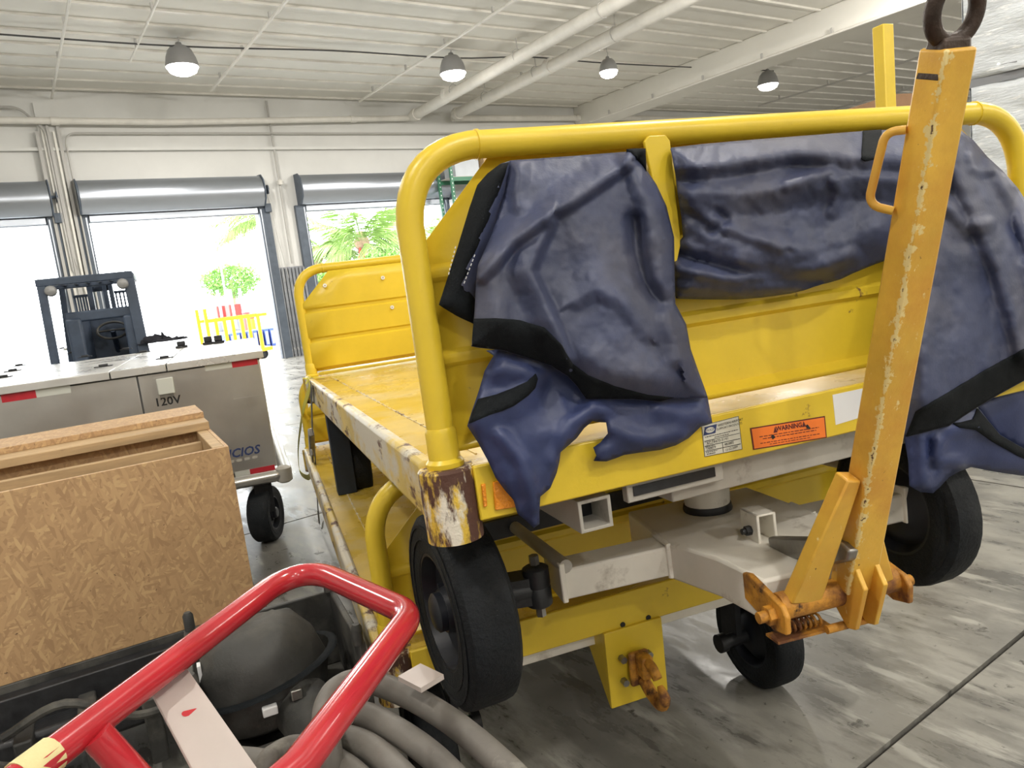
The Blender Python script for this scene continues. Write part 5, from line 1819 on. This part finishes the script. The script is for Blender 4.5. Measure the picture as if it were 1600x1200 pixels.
# yellow frame cart and row of blue bags outside door two
for (xa, xb, ya, yb_, tt, lab) in ((322, 408, 500, 528, 3.0, 'yellow open frame cart parked outside door two'),):
    a, b = BLD.px(xa, ya, 1, tt), BLD.px(xb, yb_, 1, tt)
    z1 = BLD.px(xa, ya, 1, tt)[2]
    oc = thing('frame_cart', lab, 'cart', BLD, ((a[0] + b[0]) / 2, tt + .6, GZ))
    w_ = b[0] - a[0]
    for k in range(4):
        s = a[0] + w_ * k / 3
        for t in (tt, tt + 1.2):
            part('post', MB().box((s - .05, t - .05, GZ + .25), (s + .05, t + .05, z1 + (.35 if k == 0 else 0))), m_outyellow, oc)
    for t in (tt, tt + 1.2):
        part('rail', MB().box((a[0], t - .04, z1 - .10), (b[0] + .3, t + .04, z1)), m_outyellow, oc)
    part('bed', MB().box((a[0] - .1, tt - .1, GZ + .25), (b[0] + .3, tt + 1.3, GZ + .37)), m_outyellow, oc)
    for s in (a[0] + .2, b[0]):
        for t in (tt + .05, tt + 1.15):
            wheel(oc, (s, t, GZ + .16), (0, -1 if t < tt + .5 else 1, 0), .16, .1)
for k in range(9):
    q = BLD.px(352 + 9 * k, 515 - .6 * k, 1, 9.0)
    bg = thing('baggage_container', 'blue baggage container in a row beyond the yellow cart', 'container', BLD, (q[0], 9.5, GZ), 'blue containers outside')
    part('shell', MB().box((q[0] - .085, 9, GZ), (q[0] + .085, 10, GZ + .75)), m_outblue, bg, bevel=.03)
    part('door', MB().box((q[0] - .06, 8.98, GZ + .1), (q[0] + .06, 9.0, GZ + .65)), m_outgrey, bg)
for x, y, tt, h_, r, m_, lab, cat in ((354, 470, 40, 5.5, .08, m_outgrey, 'thin light pole beside the far bush', 'pole'), (392, 490, 20, 1.0, .16, m_outyellow, 'yellow bollard with red cap outside', 'bollard'), (384, 484, 24, 1.3, .25, m_outred, 'red drum far outside door two', 'drum')):
    q = BLD.px(x, y, 1, tt)
    th = thing(cat, lab, cat, BLD, (q[0], tt, GZ))
    part('shaft', MB().lathe([(r, 0), (r, h_ * .9), (r * .8, h_)], (q[0], tt, GZ), (0, 0, 1), 12), m_, th)
    part('cap', MB().lathe([(r * .9, 0), (r * 1.1, .05), (r * .5, .15)], (q[0], tt, GZ + h_), (0, 0, 1), 12), m_outred if cat == 'bollard' else m_outgrey, th)
for x, tt, lab in ((352, 30, 'grey mast lift parked far outside, next to the light pole'), (372, 28, 'grey mast lift parked far outside, next to the red drum')):
    q = BLD.px(x, 480, 1, tt)
    th = thing('mast_lift', lab, 'lift', BLD, (q[0], tt, GZ))
    for d in (-.3, .3):
        part('mast', MB().box((q[0] + d - .08, tt, GZ + .3), (q[0] + d + .08, tt + .2, q[2] + 1.2)), m_outgrey, th)
    part('chassis', MB().box((q[0] - .7, tt + .2, GZ + .15), (q[0] + .7, tt + 2, GZ + .9)), m_outgrey, th, bevel=.1)
    part('cage', MB().box((q[0] - .5, tt + .3, GZ + .9), (q[0] + .5, tt + 1.4, GZ + 1.9)), m_outred, th, bevel=.05)
q = BLD.px(20, 548, 1, 4.0)
pl_ = thing('pallet', 'empty wooden pallet lying outside door one', 'pallet', BLD, (q[0], 4.5, GZ))
for k in range(5):
    part('board', MB().box((q[0] - .6 + .26 * k, 4, GZ + .1), (q[0] - .45 + .26 * k, 5.2, GZ + .13)), m_wood, pl_)
for t in (4, 4.55, 5.1):
    part('runner', MB().box((q[0] - .6, t, GZ), (q[0] + .6, t + .1, GZ + .1)), m_wood, pl_)
# ------------------------------------------------------------------ turn the whole place so that the building stands square to the axes
_turn = Matrix.Rotation(math.radians(-33.5), 4, 'Z')
for o in list(SC.objects):
    if o.parent is None:
        o.matrix_world = _turn @ o.matrix_world
